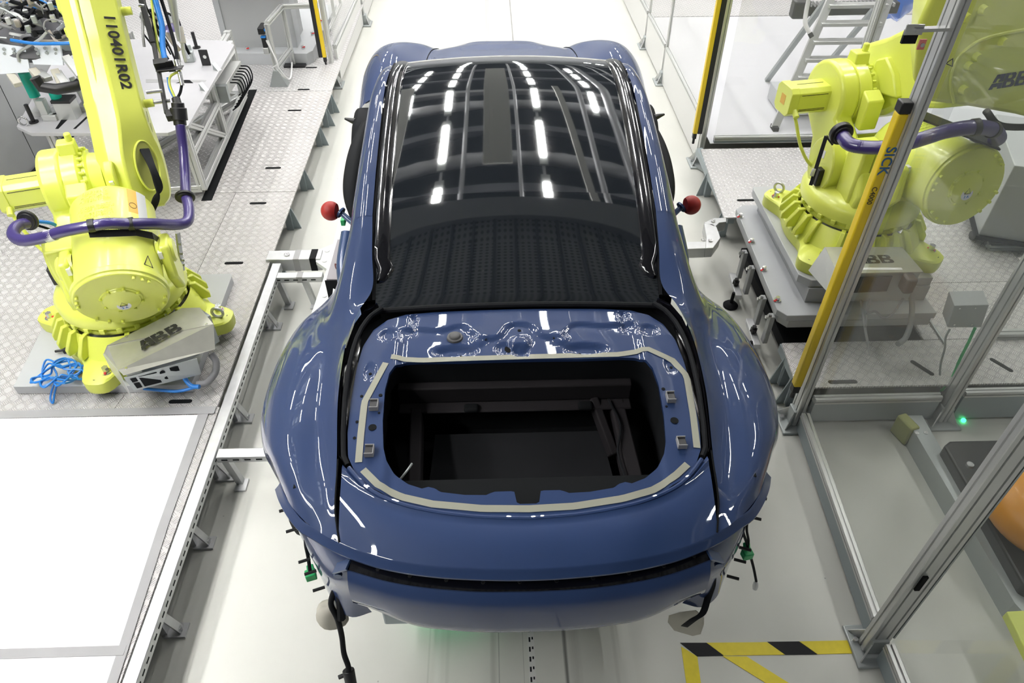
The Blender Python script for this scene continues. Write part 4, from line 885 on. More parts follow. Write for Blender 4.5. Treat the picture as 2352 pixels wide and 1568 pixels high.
def seg_d(x, y, P):
    best = 9
    for (ax, ay), (bx, by) in zip(P, P[1:]):
        dx, dy = bx-ax, by-ay; t = max(0, min(1, ((x-ax)*dx+(y-ay)*dy)/(dx*dx+dy*dy+1e-12)))
        best = min(best, math.hypot(x-ax-t*dx, y-ay-t*dy))
    return best
def sst(a, b, t):
    t = max(0, min(1, (t-a)/(b-a))); return t*t*(3-2*t)
def emboss(x, y):
    z = 0
    ax = abs(x)
    # stepped beads below the window
    line = [(-.36, 1.90), (-.27, 1.885), (-.20, 1.905), (-.14, 1.845), (-.07, 1.845), (-.035, 1.90), (.035, 1.90), (.075, 1.845), (.14, 1.845), (.19, 1.90), (.30, 1.895), (.40, 1.91)]
    yl = interp([(p[0], p[1]) for p in line], x) if -.36 < x < .40 else 1.90
    z -= .010*sst(-.006, .006, yl-y)*sst(.0, .03, .42-ax)
    for cx_, cy_, r, h in ((0, 1.815, .038, .012), (.0, 1.775, .03, -.010), (-.055, 1.79, .03, -.008)):
        z += h*(1-sst(r*.7, r, math.hypot(x-cx_, y-cy_)))
    for sx in (-1, 1):
        d = math.hypot((x-sx*.22)/.085, (y-1.785)/.03); z -= .014*(1-sst(.5, 1, d))
        d = math.hypot((x-sx*.14)/.03, (y-1.83)/.026); z += .007*(1-sst(.6, 1, d))
        d = math.hypot((x-sx*.45)/.035, (y-1.87)/.03); z -= .008*(1-sst(.7, 1, d))
        d = math.hypot((x-sx*.495)/.022, (y-1.70)/.036); z -= .004*(1-sst(.8, 1, d))
    # side steps
    z -= .008*sst(-.004, .004, .008-abs(ax-.37))*sst(0, .02, y-1.86)*(1 if y < 1.97 else 0)
    return z
def lid_z(x, y): return lid_base(x, y)+emboss(x, y)
N = 300; NR = 30
ol = resample(sym(outer_h), N)
il0 = resample(sym(open_h), 900)
def nearest_order():
    # match by angle about a centre so rings stay untwisted
    c = V3((0, 1.50, 0)); angs = [(math.atan2((p-c).x/.43, (p-c).y/.25), p) for p in il0]
    angs.sort(key=lambda t: t[0]); out = []
    c2 = V3((0, 1.56, 0)); n = len(angs)
    for p in ol:
        a = math.atan2((p-c2).x/.54, (p-c2).y/.41)
        lo = min(range(n), key=lambda i: abs(angs[i][0]-a)); out.append(angs[lo][1])
    return out
il = nearest_order()
rows = []
for r in range(NR+1):
    t = r/NR
    rows.append([V3((CX+a.lerp(b, t).x, a.lerp(b, t).y, lid_z(a.lerp(b, t).x, a.lerp(b, t).y))) for a, b in zip(ol, il)])
# turned-down inner edge
rows.append([p-V3((0, 0, .012)) for p in rows[-1]])
rows = [r+[r[0]] for r in rows]
obj('lid_frame', MB().grid(rows, flip=True), M['paint'], car, sharp=50, solid=0)
# gutter channel round the recess: walls and bottom
gut_out = [V3((x, y, 0)) for x, y in [(.50, 2.0), (.540, 1.965), (.566, 1.90), (.580, 1.80), (.582, 1.70), (.576, 1.58), (.566, 1.46), (.556, 1.375), (.535, 1.345)]]
for s in (-1, 1):
    a_ = resample(gut_out, 40, False); b_ = resample([V3((x, y, 0)) for x, y in [(.46, 1.96), (.505, 1.90), (.532, 1.82), (.542, 1.72), (.545, 1.58), (.540, 1.46), (.528, 1.375), (.52, 1.355)]], 40, False)
    R = []
    for a, b in zip(a_, b_):
        zo = interp([(1.34, 1.545), (1.46, 1.565), (1.58, 1.586), (1.7, 1.6), (1.95, 1.616), (2.0, 1.62)], a.y); zi = lid_base(b.x, b.y)
        R.append([V3((CX+s*a.x, a.y, zo+.001)), V3((CX+s*(a.x-.004), a.y, zo-.012)), V3((CX+s*(a.x-.008), a.y, min(zo, zi)-.035)), V3((CX+s*(b.x+.004), b.y, min(zo, zi)-.035)), V3((CX+s*b.x, b.y, zi-.001))])
    obj('lid_gutter', MB().grid(R, flip=(s > 0)), M['gloss_black'], car, sharp=40)
    R = [[V3((CX+s*(a.x-.003), a.y, interp([(1.34, 1.545), (1.46, 1.565), (1.58, 1.586), (1.7, 1.6), (1.95, 1.616), (2.0, 1.62)], a.y)-.006))][0] for a in a_]
    obj('lid_seal', MB().tube([p.lerp(V3((CX+s*b.x, b.y, p.z-.006)), .45) for p, b in zip(R, b_)], .0085, 8), M['rubber'], car)
# opening walls and the dark bay below
P_ = resample(sym(open_h), 120); 
R = [[V3((CX+p.x, p.y, lid_base(p.x, p.y)-.01)) for p in P_], [V3((CX+p.x*1.05, 1.5+(p.y-1.5)*1.05, 1.50)) for p in P_], [V3((CX+p.x*1.08, 1.5+(p.y-1.5)*1.1, 1.20)) for p in P_], [V3((CX+p.x*.95, 1.5+(p.y-1.5)*.9, 1.0)) for p in P_]]
R = [r+[r[0]] for r in R]
obj('bay_wall', MB().grid(R), M['bay'], car)
obj('bay_floor', MB().box((CX, 1.5, 1.20), (.95, .62, .01)), M['bay'], car)
obj('bay_crossmember', MB().box((CX-.02, 1.73, 1.44), (.80, .035, .07)).box((CX-.02, 1.70, 1.40), (.80, .06, .01)), M['bay_grey'], car, bevel=.006)
obj('bay_tray', MB().plate([(CX-.30, 1.66, 1.30), (CX+.28, 1.66, 1.30), (CX+.33, 1.30, 1.22), (CX-.33, 1.30, 1.22)], .01), M['bay'], car)
mb = MB()
for a, b, w_, h in (((CX-.36, 1.70, 1.36), (CX-.35, 1.32, 1.28), .04, .1), ((CX+.33, 1.72, 1.36), (CX+.37, 1.30, 1.28), .05, .1), ((CX+.25, 1.72, 1.40), (CX+.31, 1.55, 1.30), .03, .05)):
    obj('bay_rail', MB().beam(a, b, w_, h), M['bay_grey'], car, bevel=.006)
obj('bay_wiring', MB().tube([(CX+.30, 1.70, 1.42), (CX+.33, 1.6, 1.40), (CX+.31, 1.5, 1.38), (CX+.32, 1.40, 1.36), (CX+.29, 1.35, 1.3)], .004, 6, 5), M['rubber'], car)
obj('bay_wiring', MB().tube([(CX-.40, 1.36, 1.42), (CX-.37, 1.40, 1.43), (CX-.355, 1.44, 1.42)], .004, 6, 5), M['alu_d'], car)
for x, y in ((-.17, 1.70), (.22, 1.70)): obj('mounting_hole', MB().box((CX+x, y-.02, 1.41), (.05, .035, .02)), M['dark'], car, bevel=.008)
# tape strips
def ribbon(pts, wd, m, name, n=40):
    P = resample([V3((x, y, 0)) for x, y in pts], n, False); R = []
    for i, p in enumerate(P):
        t = (P[min(i+1, n-1)]-P[max(i-1, 0)]).normalized(); nn = V3((-t.y, t.x, 0))
        R.append([V3((CX+q.x, q.y, lid_z(q.x, q.y)+.0025)) for q in (p+nn*wd/2, p, p-nn*wd/2)])
    nzz = (R[0][1]-R[0][0]).cross(R[1][0]-R[0][0]).z
    return obj(name, MB().grid(R, flip=nzz < 0), m, car)
for pts in ([(-.494, 1.352), (-.498, 1.45), (-.500, 1.575), (-.447, 1.735)], [(-.432, 1.762), (-.33, 1.748), (-.1, 1.748), (.1, 1.750), (.33, 1.756), (.425, 1.776), (.505, 1.722), (.538, 1.655), (.528, 1.50), (.515, 1.375)], [(-.478, 1.326), (-.43, 1.275), (-.36, 1.238), (-.27, 1.212), (-.13, 1.193), (0, 1.188), (.13, 1.193), (.27, 1.214), (.36, 1.24), (.43, 1.278), (.475, 1.318)]):
    ribbon(pts, .021, M['cream_tape'], 'tape_strip', 60 if len(pts) > 5 else 20)
# holes, clips, plug
def lz(x, y, d=.0): return V3((CX+x, y, lid_z(x, y)+d))
for x, y, r in ((-.465, 1.476, .0125), (.465, 1.476, .0125), (-.035, 1.796, .018), (.0, 1.878, .006), (-.118, 1.832, .005), (.118, 1.832, .005), (-.20, 1.772, .005), (.20, 1.772, .005), (-.452, 1.60, .006), (.452, 1.60, .006), (-.512, 1.60, .005), (-.515, 1.50, .005), (-.516, 1.44, .005), (.53, 1.58, .005), (.53, 1.50, .005), (.527, 1.44, .005), (-.45, 1.53, .004), (.45, 1.53, .004), (-.495, 1.695, .005), (.495, 1.695, .005)):
    p = lz(x, y, .0015); obj('hole', MB().rod(p-V3((0, 0, .003)), p, r, n=20), M['dark'], car)
for x, y in ((-.468, 1.555), (-.465, 1.385), (.468, 1.560), (.47, 1.388)):
    p = lz(x, y); s = 1 if x < 0 else -1
    mb = MB().box(p+V3((0, 0, .009)), (.034, .042, .018)); c_ = obj('clip_bracket', MB().box(p+V3((0, 0, .007)), (.026, .034, .014)), M['black'], car, bevel=.002)
    mb = MB()
    for dx, dy, sx_, sy_ in ((0, .017, .026, .0022), (0, -.017, .026, .0022), (s*.013, 0, .0022, .036)): mb.box(p+V3((dx, dy, .010)), (sx_, sy_, .018))
    obj('clip_rim', mb, M['tape_grey'], c_)
p = lz(-.222, 1.85); obj('rubber_plug', MB().lathe([(0, .016), (.014, .016), (.018, .013), (.02, .008), (.026, .007), (.028, 0)], p, (0, 0, 1), 24), mat('plug_grey', (.10, .10, .10), .6), car)

# --- rear deck below the lid, flange and tail
FL = [(.0, 1.018, 1.500), (.12, 1.022, 1.500), (.244, 1.034, 1.498), (.346, 1.054, 1.494), (.43, 1.080, 1.489), (.505, 1.112, 1.484), (.527, 1.124, 1.482)]
def rear_up(x):
    return V3((x, interp([(0, 1.155), (.15, 1.165), (.30, 1.193), (.38, 1.221), (.45, 1.261), (.50, 1.312), (.522, 1.340), (.545, 1.36)], abs(x)), 0))
R = []
xs = [-.53+.053*i for i in range(21)]; nt_ = 14
for i in range(nt_+1):
    t = i/nt_; row = []
    for x in xs:
        ax = abs(x); yu = rear_up(ax).y; yl = interp([(a, b) for a, b, c in FL], ax); zl = interp([(a, c) for a, b, c in FL], ax)
        zu = lid_base(ax, yu)+.004; y = yu+(yl-yu)*t
        xx = x*(1+.02*(1-t)*(ax/.53))
        z = zu+(zl-zu)*t + .010*math.sin(math.pi*t) + (.006 if i == 1 else 0) - .004*(1-t)**6
        row.append(V3((CX+xx, y, z)))
    R.append(row)
obj('rear_deck', MB().grid(R, flip=False), M['paint'], car, sharp=60)
obj('deck_lip', MB().tube([V3((CX+x, rear_up(abs(x)).y-.004, lid_base(x, rear_up(abs(x)).y)+.004)) for x in [-.52+.026*i for i in range(41)]], .007, 8), M['paint'], car)
for s in (-1, 1):
    obj('panel_gap', MB().tube([V3((CX+s*x, y, z+.0005)) for x, y, z in [(.556, 1.365, 1.545), (.548, 1.225, 1.516), (.538, 1.17, 1.500), (.527, 1.122, 1.484)]], .0028, 6, 5), M['dark'], car)
# flange along the whole tail
FLW = [(.0, 1.018, 1.500), (.12, 1.022, 1.500), (.244, 1.034, 1.498), (.346, 1.054, 1.494), (.43, 1.080, 1.489), (.527, 1.124, 1.484), (.60, 1.172, 1.479), (.645, 1.206, 1.469), (.69, 1.262, 1.458), (.727, 1.322, 1.441), (.758, 1.386, 1.410)]
full = [V3((-x, y, z)) for x, y, z in FLW[::-1]]+[V3(p) for p in FLW[1:]]
full = crom(full, 6); R = []
for i, p in enumerate(full):
    t = (full[min(i+1, len(full)-1)]-full[max(i-1, 0)]).normalized(); o_ = V3((-t.y, t.x, 0))*-1
    o_ = o_.normalized()
    if o_.y > 0: o_ = -o_
    p = p+V3((CX, 0, 0))
    R.append([p+V3((0, 0, .001)), p+o_*.004+V3((0, 0, -.001)), p+o_*.008-V3((0, 0, .007)), p+o_*.022-V3((0, 0, .020)), p+o_*.022-V3((0, 0, .026)), p-o_*.01-V3((0, 0, .028))])
obj('tail_flange', MB().grid(R, flip=False), M['paint'], car, sharp=30)
# recess band under flange
def tail_top(x): return interp([(0, 1.002), (.15, 1.006), (.3, 1.024), (.4, 1.046), (.505, 1.082)], abs(x))
xs = [-.505+.0505*i for i in range(21)]
R = [[V3((CX+x, tail_top(x)+.030, 1.475)) for x in xs], [V3((CX+x, tail_top(x)+.022, 1.440)) for x in xs], [V3((CX+x, tail_top(x)-.012, 1.432)) for x in xs], [V3((CX+x, tail_top(x)-.016, 1.434)) for x in xs]]
obj('tail_recess', MB().grid(R), M['gloss_black'], car)
for x in (-.42, -.33, -.23, -.13, -.03, .07, .17, .27, .37, .46): obj('recess_screw', MB().bolt((CX+x, tail_top(x)+.012, 1.438), (0, -.3, 1), .006, .003), M['black'], car)
# tail skin
prof = [(-.014, 1.434), (-.019, 1.430), (-.030, 1.416), (-.038, 1.402), (-.043, 1.388), (-.045, 1.372), (-.046, 1.33), (-.045, 1.29), (-.042, 1.258), (-.036, 1.247), (-.02, 1.242), (.04, 1.238)]
R = []
for dy, z in prof:
    row = []
    for x in xs:
        f = abs(x)/.505; zz = z - (0 if z > 1.3 else .0) + (.045*sst(.6, .9, f) if z < 1.3 else 0)
        k_ = 1
        row.append(V3((CX+x*k_, tail_top(x)+dy+.0, zz)))
    R.append(row)
obj('tail_panel', MB().grid([crom(c, 3) for c in R]), M['paint'], car, sharp=28)
# corner panels under the flange (bumper side mounts)
for s in (-1, 1):
    top = [(.49, 1.11, 1.452), (.56, 1.15, 1.448), (.61, 1.19, 1.442), (.66, 1.24, 1.43), (.705, 1.305, 1.41), (.738, 1.365, 1.38), (.77, 1.44, 1.30)]
    m1 = [(.495, 1.085, 1.42), (.555, 1.115, 1.40), (.60, 1.15, 1.385), (.645, 1.20, 1.36), (.69, 1.262, 1.33), (.726, 1.325, 1.30), (.77, 1.42, 1.25)]
    m2 = [(.50, 1.072, 1.35), (.548, 1.095, 1.33), (.59, 1.125, 1.31), (.63, 1.17, 1.29), (.675, 1.235, 1.27), (.715, 1.305, 1.25), (.76, 1.40, 1.20)]
    m3 = [(.505, 1.085, 1.26), (.545, 1.10, 1.24), (.585, 1.125, 1.23), (.622, 1.165, 1.22), (.66, 1.22, 1.21), (.70, 1.29, 1.19), (.745, 1.39, 1.15)]
    m4 = [(.48, 1.10, 1.13), (.54, 1.09, 1.12), (.59, 1.115, 1.13), (.62, 1.16, 1.14), (.65, 1.21, 1.14), (.69, 1.28, 1.12), (.735, 1.38, 1.08)]
    for r_, zz in ((top, 1.28), (m1, 1.24), (m2, 1.19), (m3, 1.13), (m4, 1.06)): r_.append((.798, 1.525, zz))
    R = patch([[V3((CX+s*x, y, z)) for x, y, z in r] for r in (top, m1, m2, m3, m4)], 5, 5)
    obj('wheelhouse_liner', MB().lathe([(0, 0), (.30, 0), (.30, .2), (0, .2)], (CX+s*.64, 1.80, 1.02), (s, 0, 0), 32), M['rubber'], car, bevel=.02)
    obj('tail_corner', MB().grid(R, flip=(s > 0)), M['paint'], car, sharp=50)
    for (x, y, z) in ((.745, 1.37, 1.30), (.722, 1.32, 1.26), (.675, 1.235, 1.22), (.655, 1.205, 1.2), (.625, 1.16, 1.18)):
        obj('mounting_pin', MB().rod((CX+s*x, y, z), (CX+s*(x+.035), y-.012, z), .005, n=8), M['black'], car)
    mb = MB().beam((CX+s*.50, 1.088, 1.44), (CX+s*.545, 1.10, 1.40), .05, .006); mb.rod((CX+s*.54, 1.085, 1.385), (CX+s*.54, 1.075, 1.385), .012)
    obj('lamp_bracket', mb, M['paint_in'], car)
# inner structure so nothing shows through
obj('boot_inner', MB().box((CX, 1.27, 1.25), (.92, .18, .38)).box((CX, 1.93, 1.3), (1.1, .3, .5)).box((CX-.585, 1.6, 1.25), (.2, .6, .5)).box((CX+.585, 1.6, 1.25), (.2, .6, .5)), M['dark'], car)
# --- hood and front wings
def froT(y, vals, zs): return [(x, y+dy, z) for (x, dy), z in zip(vals, zs)]
XS = [0, .2, .38, .48, .58, .69, .78, .85, .888, .885]
HOOD = []
for y, sc, zs in ((4.12, .995, (1.500, 1.498, 1.485, 1.468, 1.455, 1.455, 1.435, 1.38, 1.27, 1.05)), (4.40, 1.02, (1.475, 1.473, 1.458, 1.440, 1.455, 1.482, 1.462, 1.395, 1.27, 1.05)), (4.70, 1.04, (1.440, 1.438, 1.424, 1.408, 1.445, 1.480, 1.460, 1.39, 1.27, 1.05)), (4.95, 1.03, (1.400, 1.398, 1.388, 1.375, 1.418, 1.450, 1.430, 1.36, 1.25, 1.05)), (5.12, .98, (1.380, 1.378, 1.355, 1.345, 1.385, 1.400, 1.375, 1.31, 1.21, 1.05)), (5.24, .90, (1.350, 1.345, 1.30, 1.29, 1.31, 1.31, 1.28, 1.22, 1.13, 1.02)), (5.29, .85, (1.25, 1.245, 1.20, 1.19, 1.19, 1.18, 1.16, 1.12, 1.06, 1.0))):
    HOOD.append([(x*sc if x > .3 else x, y-(.0 if x < .6 else .25*((x-.6)/.3)**2*(1 if y > 5 else 0)), z) for x, z in zip(XS, zs)])
for s in (-1, 1):
    R = patch([[V3((CX+s*p[0], p[1], p[2])) for p in r] for r in HOOD], 8, 6)
    nj = 6*3  # hood ends at the third rail
    obj('hood' if s < 0 else 'hood', MB().grid([r[:nj+1] for r in R], flip=(s < 0)), M['paint'], car, sharp=60)
    obj('front_wing', MB().grid([r[nj:] for r in R], flip=(s < 0)), M['paint'], car, sharp=60)
    obj('hood_gap', MB().tube([r[nj]+V3((0, 0, .001)) for r in R[:len(R)-8]], .003, 6), M['dark'], car)
    # door opening: hinge pillar liner behind the wing, padded pillar cover, sill
    R = []
    for th, x0 in ((0, .55), (1, .80), (2, .885), (3, .90), (4, .90), (5, .88)):
        pass
    poly = [(3.72, 1.02), (3.72, 1.20), (3.80, 1.30), (3.92, 1.37), (4.06, 1.39), (4.14, 1.38), (4.14, 1.0)]
    obj('hinge_pillar_liner', MB().prism(poly, (CX+s*.70, 0, 0), (0, 1, 0), (0, 0, 1), (s*.185, 0, 0)), M['rubber'], car, bevel=.03, seg=3)
    obj('hinge_bolt', MB().rod((CX+s*.87, 3.98, 1.36), (CX+s*.93, 4.0, 1.37), .02, .006, 10), M['black'], car)
    # padded pillar cover
    pc = [PZ(*q) for q in ((840, 285, 1.52), (822, 345, 1.50), (810, 405, 1.47), (806, 455, 1.44), (812, 500, 1.40))]
    pc = [V3((CX+s*abs(p.x-CX), p.y, p.z)) for p in pc]; pl = crom(pc, 6)
    obj('pillar_cover', MB().tube(pl, [.016+.030*math.sin(math.pi*min(1, (i+1)/(len(pl)))**.8) for i in range(len(pl))], 10), M['rubber'], car)
    obj('pillar_panel', MB().tube([V3((CX+s*.70, 2.62, 1.50)), V3((CX+s*.715, 2.50, 1.42)), V3((CX+s*.70, 2.40, 1.35))], .035, 10, 4), M['paint_in'], car)
    st = obj('locating_arm', MB().rod((CX+s*.69, 2.68, 1.515), (CX+s*.745, 2.72, 1.545), .013, .011, 12).rod((CX+s*.738, 2.716, 1.541), (CX+s*.745, 2.72, 1.545), .025, .025, 16), M['paint_in'], car)
    b = PZ(758, 482, 1.55); b = V3((CX+s*.785, 2.722, 1.55))
    ring = [(0, .042)]+[(.042*math.sin(t), .042*math.cos(t)) for t in [math.pi*.06*i for i in range(1, 13)]]+[(.0, -.028)]
    obj('red_ball', MB().lathe(ring, b, (s, .12, .0), 28), M['red'], st)
    # intake slot in the hip
    q = [PZ(*t) for t in ((765, 662, 1.50), (776, 668, 1.515), (778, 700, 1.50), (766, 745, 1.475), (760, 720, 1.47))]
    q = [V3((CX+s*abs(p.x-CX), p.y, p.z)) for p in q]
    obj('intake_slot', MB().plate(q, .004), M['label'], car)
    obj('sill', MB().box((CX+s*.69, 3.1, .93), (.14, 1.6, .14)), M['paint_in'], car, bevel=.03)
if True:
    obj('green_plug', MB().box(PZ(789, 506, 1.40), (.02, .05, .03)), M['green'], car, bevel=.003)
# cabin floor and bulkhead, dark
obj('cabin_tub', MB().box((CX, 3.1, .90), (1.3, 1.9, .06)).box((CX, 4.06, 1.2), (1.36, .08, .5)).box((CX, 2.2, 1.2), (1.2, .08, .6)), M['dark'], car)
# wiring that hangs from the tail
lw_ = MB().tube([PZ(*q) for q in ((708, 1208, 1.40), (702, 1245, 1.3), (708, 1280, 1.2), (712, 1310, 1.15))], .006, 8, 5)
w1 = obj('wiring_loom', lw_, M['rubber'], car)
p = PZ(714, 1320, 1.13); obj('connector', MB().box(p, (.034, .028, .03), .3).box(p+V3((-.004, .02, .004)), (.022, .02, .022), .3), M['green'], w1, bevel=.003)
pts = [PZ(*q) for q in ((772, 1345, 1.22), (760, 1385, 1.16), (775, 1420, 1.10), (785, 1460, 1.0), (790, 1500, .92), (800, 1530, .86), (800, 1548, .82))]
w2 = obj('wiring_loom', MB().tube(pts, .009, 10, 6).tube([pts[0]+V3((.01, 0, .01)), pts[1]+V3((.03, 0, 0)), pts[2]+V3((.012, 0, 0))], .014, 8, 5), M['rubber'], car)
obj('connector', MB().rod(pts[-1]+V3((0, .01, .01)), pts[-1]+V3((.01, -.03, -.05)), .02, .018, 12).box(pts[-1]+V3((-.02, 0, -.01)), (.03, .012, .012), .4), M['black'], w2, bevel=.002)
p0 = PZ(760, 1408, 1.04)
mb = MB().sphere(p0, .05, 20, 14, (1, .8, 1.0)); random.seed(3)
for i, v in enumerate(mb.V): mb.V[i] = v + V3((0, 0, 0)) + (v-p0)*.35*noise.noise(v*22)
obj('cloth_bag', mb, M['cloth'], w2, sharp=60)
rt = [PZ(*q) for q in ((1715, 1185, 1.42), (1706, 1215, 1.34), (1716, 1250, 1.22), (1730, 1300, 1.05), (1737, 1335, .95))]
w3 = obj('wiring_loom', MB().tube(rt, .0045, 8, 5).tube([rt[0]+V3((.005, 0, 0)), rt[1]+V3((.012, 0, 0)), rt[2]+V3((.0, 0, .02)), PZ(1716, 1262, 1.2)], .004, 8, 5), M['rubber'], car)
p = PZ(1716, 1272, 1.18); obj('connector', MB().box(p, (.032, .028, .03), .2).rod(p+V3((0, .012, .01)), p+V3((.002, .03, .018)), .011), M['green'], w3, bevel=.003)
p = rt[-1]; b = obj('bulb', MB().lathe([(.0, -.04), (.008, -.034), (.010, -.02), (.008, -.005), (.006, 0), (0, .004)], p, (0, .3, 1), 12), M['label'], w3)
# paper-wrapped corner and black strap on the right
pz = [PZ(*q) for q in ((1532, 1412, 1.10), (1560, 1403, 1.12), (1600, 1398, 1.13), (1619, 1415, 1.08), (1619, 1440, 1.02), (1596, 1446, 1.0), (1550, 1432, 1.04))]
mb = MB().plate(pz, .05); cb = obj('paper_wrap', mb, M['cloth'], car, bevel=.012, seg=3)
st_ = [PZ(*q) for q in ((1636, 1318, 1.27), (1634, 1345, 1.21), (1624, 1375, 1.16), (1612, 1410, 1.135), (1590, 1425, 1.12), (1570, 1440, 1.06))]
R = [[p+V3((-.010, 0, .012)), p+V3((.010, -.004, .010))] for p in crom(st_, 4)]
obj('strap', MB().grid(R), M['rubber'], cb, solid=.002)

obj('number_mark', MB().prism([(.022*math.cos(a), .012*math.sin(a)) for a in [2*math.pi*i/24 for i in range(24)]], (CX-.015, 1.072, 1.4905+.0165), (1, 0, 0), (0, .97, .2), (0, -.0001, .0008)), M['paint_in'], car)
# ================================================================== ROBOTS
M['decal_w'] = mat('pale_decal', (.66, .68, .66), .5)
M['decal_o'] = mat('amber_decal', (.75, .45, .08), .5)
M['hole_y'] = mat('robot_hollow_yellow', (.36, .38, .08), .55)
class Fr:
    def __init__(s, o, h):
        s.o = V3(o); h = V3((h[0], h[1], 0)).normalized(); s.f = h; s.r = V3((h.y, -h.x, 0))
    def __call__(s, f, r, z): return s.o + s.f*f + s.r*r + V3((0, 0, z))
    def d(s, f, r, z): return s.f*f + s.r*r + V3((0, 0, z))
    def M(s, rot=0):
        f = s.f*math.cos(rot)+V3((0, 0, 1))*math.sin(rot); u = -s.f*math.sin(rot)+V3((0, 0, 1))*math.cos(rot)
        return Matrix(((f.x, s.r.x, u.x), (f.y, s.r.y, u.y), (f.z, s.r.z, u.z)))
    def atf(s, px, py, f):
        dd = ray(px, py); t = (s.o+s.f*f-CAM).dot(s.f)/dd.dot(s.f); return CAM+dd*t
    def atr(s, px, py, r):
        dd = ray(px, py); t = (s.o+s.r*r-CAM).dot(s.r)/dd.dot(s.r); return CAM+dd*t
def shift(pts, dz=0): return [p+V3((0, 0, dz)) for p in pts]
def robot(o, ang, z0, lobe0, label, cyl_at=(-.52, .11, .57), cyl_tilt=20):
    T = Fr((o[0], o[1], z0), (math.cos(math.radians(ang)), math.sin(math.radians(ang))))
    root = thing('industrial_robot', label, 'robot', (o[0], o[1], z0))
    Y, K = M['yellow'], M['yellow_cast']
    # --- base casting with four lobes
    def R_(a, rb, lb, wd):
        d = min(abs((a-math.radians(lobe0+90*k)+math.pi) % (2*math.pi)-math.pi) for k in range(4))
        return rb + (lb-rb)*(1/(1+(d/wd)**4))
    n = 144
    def ring(rb, lb, z, wd=.20): return [T.o+V3((math.cos(2*math.pi*k/n)*R_(2*math.pi*k/n, rb, lb, wd), math.sin(2*math.pi*k/n)*R_(2*math.pi*k/n, rb, lb, wd), z)) for k in range(n)]
    rows = [ring(.40, .585, .0), ring(.41, .59, .02), ring(.41, .59, .075), ring(.395, .575, .085), ring(.385, .43, .10, .26), ring(.37, .385, .17, .3), ring(.355, .355, .215)]
    rows = [r+[r[0]] for r in rows]
    base = obj('base_casting', MB().grid(rows, flip=False), K, root, sharp=32)
    mb = MB()
    for k in range(28):
        a = 2*math.pi*(k+.5)/28; u = V3((math.cos(a), math.sin(a), 0)); t = V3((-u.y, u.x, 0))
        if min(abs((a-math.radians(lobe0+90*q)+math.pi) % (2*math.pi)-math.pi) for q in range(4)) < .22: continue
        mb.prism([(.34, .10), (.445, .10), (.445, .135), (.385, .225), (.34, .225)], T.o-t*.014, u, V3((0, 0, 1)), t*.028)
    o_ = obj('rib', mb, K, base, bevel=.004); o_['kind'] = 'stuff'
    mb = MB()
    for k in range(4):
        a = math.radians(lobe0+90*k); u = V3((math.cos(a), math.sin(a), 0)); t = V3((-u.y, u.x, 0))
        b = obj('anchor_bolt', MB().rod(T.o+u*.50+t*.045+V3((0, 0, .07)), T.o+u*.50+t*.045+V3((0, 0, .125)), .018, n=6).rod(T.o+u*.50+t*.045+V3((0, 0, .07)), T.o+u*.50+t*.045+V3((0, 0, .09)), .03, n=20), M['chrome'], base)
        obj('red_paint_mark', MB().box(T.o+u*.50+t*.045+V3((0, 0, .095)), (.045, .012, .006), a), M['red_mark'], base)
        for du, dt in ((.535, -.03), (.50, -.05), (.555, .0)):
            obj('bolt_hole', MB().rod(T.o+u*du+t*dt+V3((0, 0, .078)), T.o+u*du+t*dt+V3((0, 0, .0865)), .010, n=14), M['dark'], base)
    if True:
        a = math.radians(lobe0+(90 if ang < 110 else 180)); u = V3((math.cos(a), math.sin(a), 0)); t = V3((-u.y, u.x, 0)); c = T.o+u*.52-t*.02+V3((0, 0, .125))
        obj('lifting_eye', MB().tube([c+u*.033*math.cos(q)+V3((0, 0, .033*math.sin(q))) for q in [2*math.pi*i/20 for i in range(21)]], .009, 8), M['steel'], base)
    # --- turntable
    obj('turntable', MB().lathe([(0, .215), (.335, .215), (.335, .235), (.325, .24), (.325, .262), (.355, .27), (.36, .33), (.34, .36), (.27, .40), (.0, .41)], T.o, (0, 0, 1), 64), Y, root, sharp=40)
    mb = MB()
    for k in range(24):
        a = 2*math.pi*k/24; mb.box(T.o+V3((math.cos(a)*.345, math.sin(a)*.345, .255)), (.03, .03, .03), a)
    o_ = obj('turntable_lugs', mb, K, root, bevel=.004); o_['kind'] = 'stuff'
    # --- frame: left cheek carrying the shoulder gear, back body
    zs = .81; fs = .35
    def cheek(rad, zb=.33):
        P = [(-.24, zb), (-.27, zb+.12), (-.20, zb+.26), (.02, zs-.16)]
        P += [(fs+rad*math.cos(a), zs+rad*math.sin(a)) for a in [math.radians(200-12*i) for i in range(0, 20)]]
        P += [(.34, .55), (.30, .36), (.26, zb)]
        return P
    ch = obj('frame_cheek', MB().prism(cheek(.205), T(0, -.225, 0), T.f, V3((0, 0, 1)), T.r*.12), Y, root, bevel=.022, seg=3)
    obj('frame_body', MB().prism([(-.26, .33), (-.28, .50), (-.10, .60), (.18, .62), (.30, .5), (.28, .33)], T(0, -.105, 0), T.f, V3((0, 0, 1)), T.r*.36), Y, root, bevel=.03, seg=3)
    obj('shoulder_gear', MB().lathe([(.0, 0), (.185, 0), (.20, .012), (.20, .085), (.185, .10), (.17, .105), (.17, .125), (.155, .135), (.148, .20), (0, .205)], T(fs, -.115, zs), T.r, 48), Y, root, sharp=40)
    mb = MB()
    for k in range(26):
        a = 2*math.pi*k/26; mb.rod(T(fs+.183*math.cos(a), -.02, zs+.183*math.sin(a)), T(fs+.183*math.cos(a), .005, zs+.183*math.sin(a)), .010, n=8)
    o_ = obj('gear_bolts', mb, K, root); o_['kind'] = 'stuff'
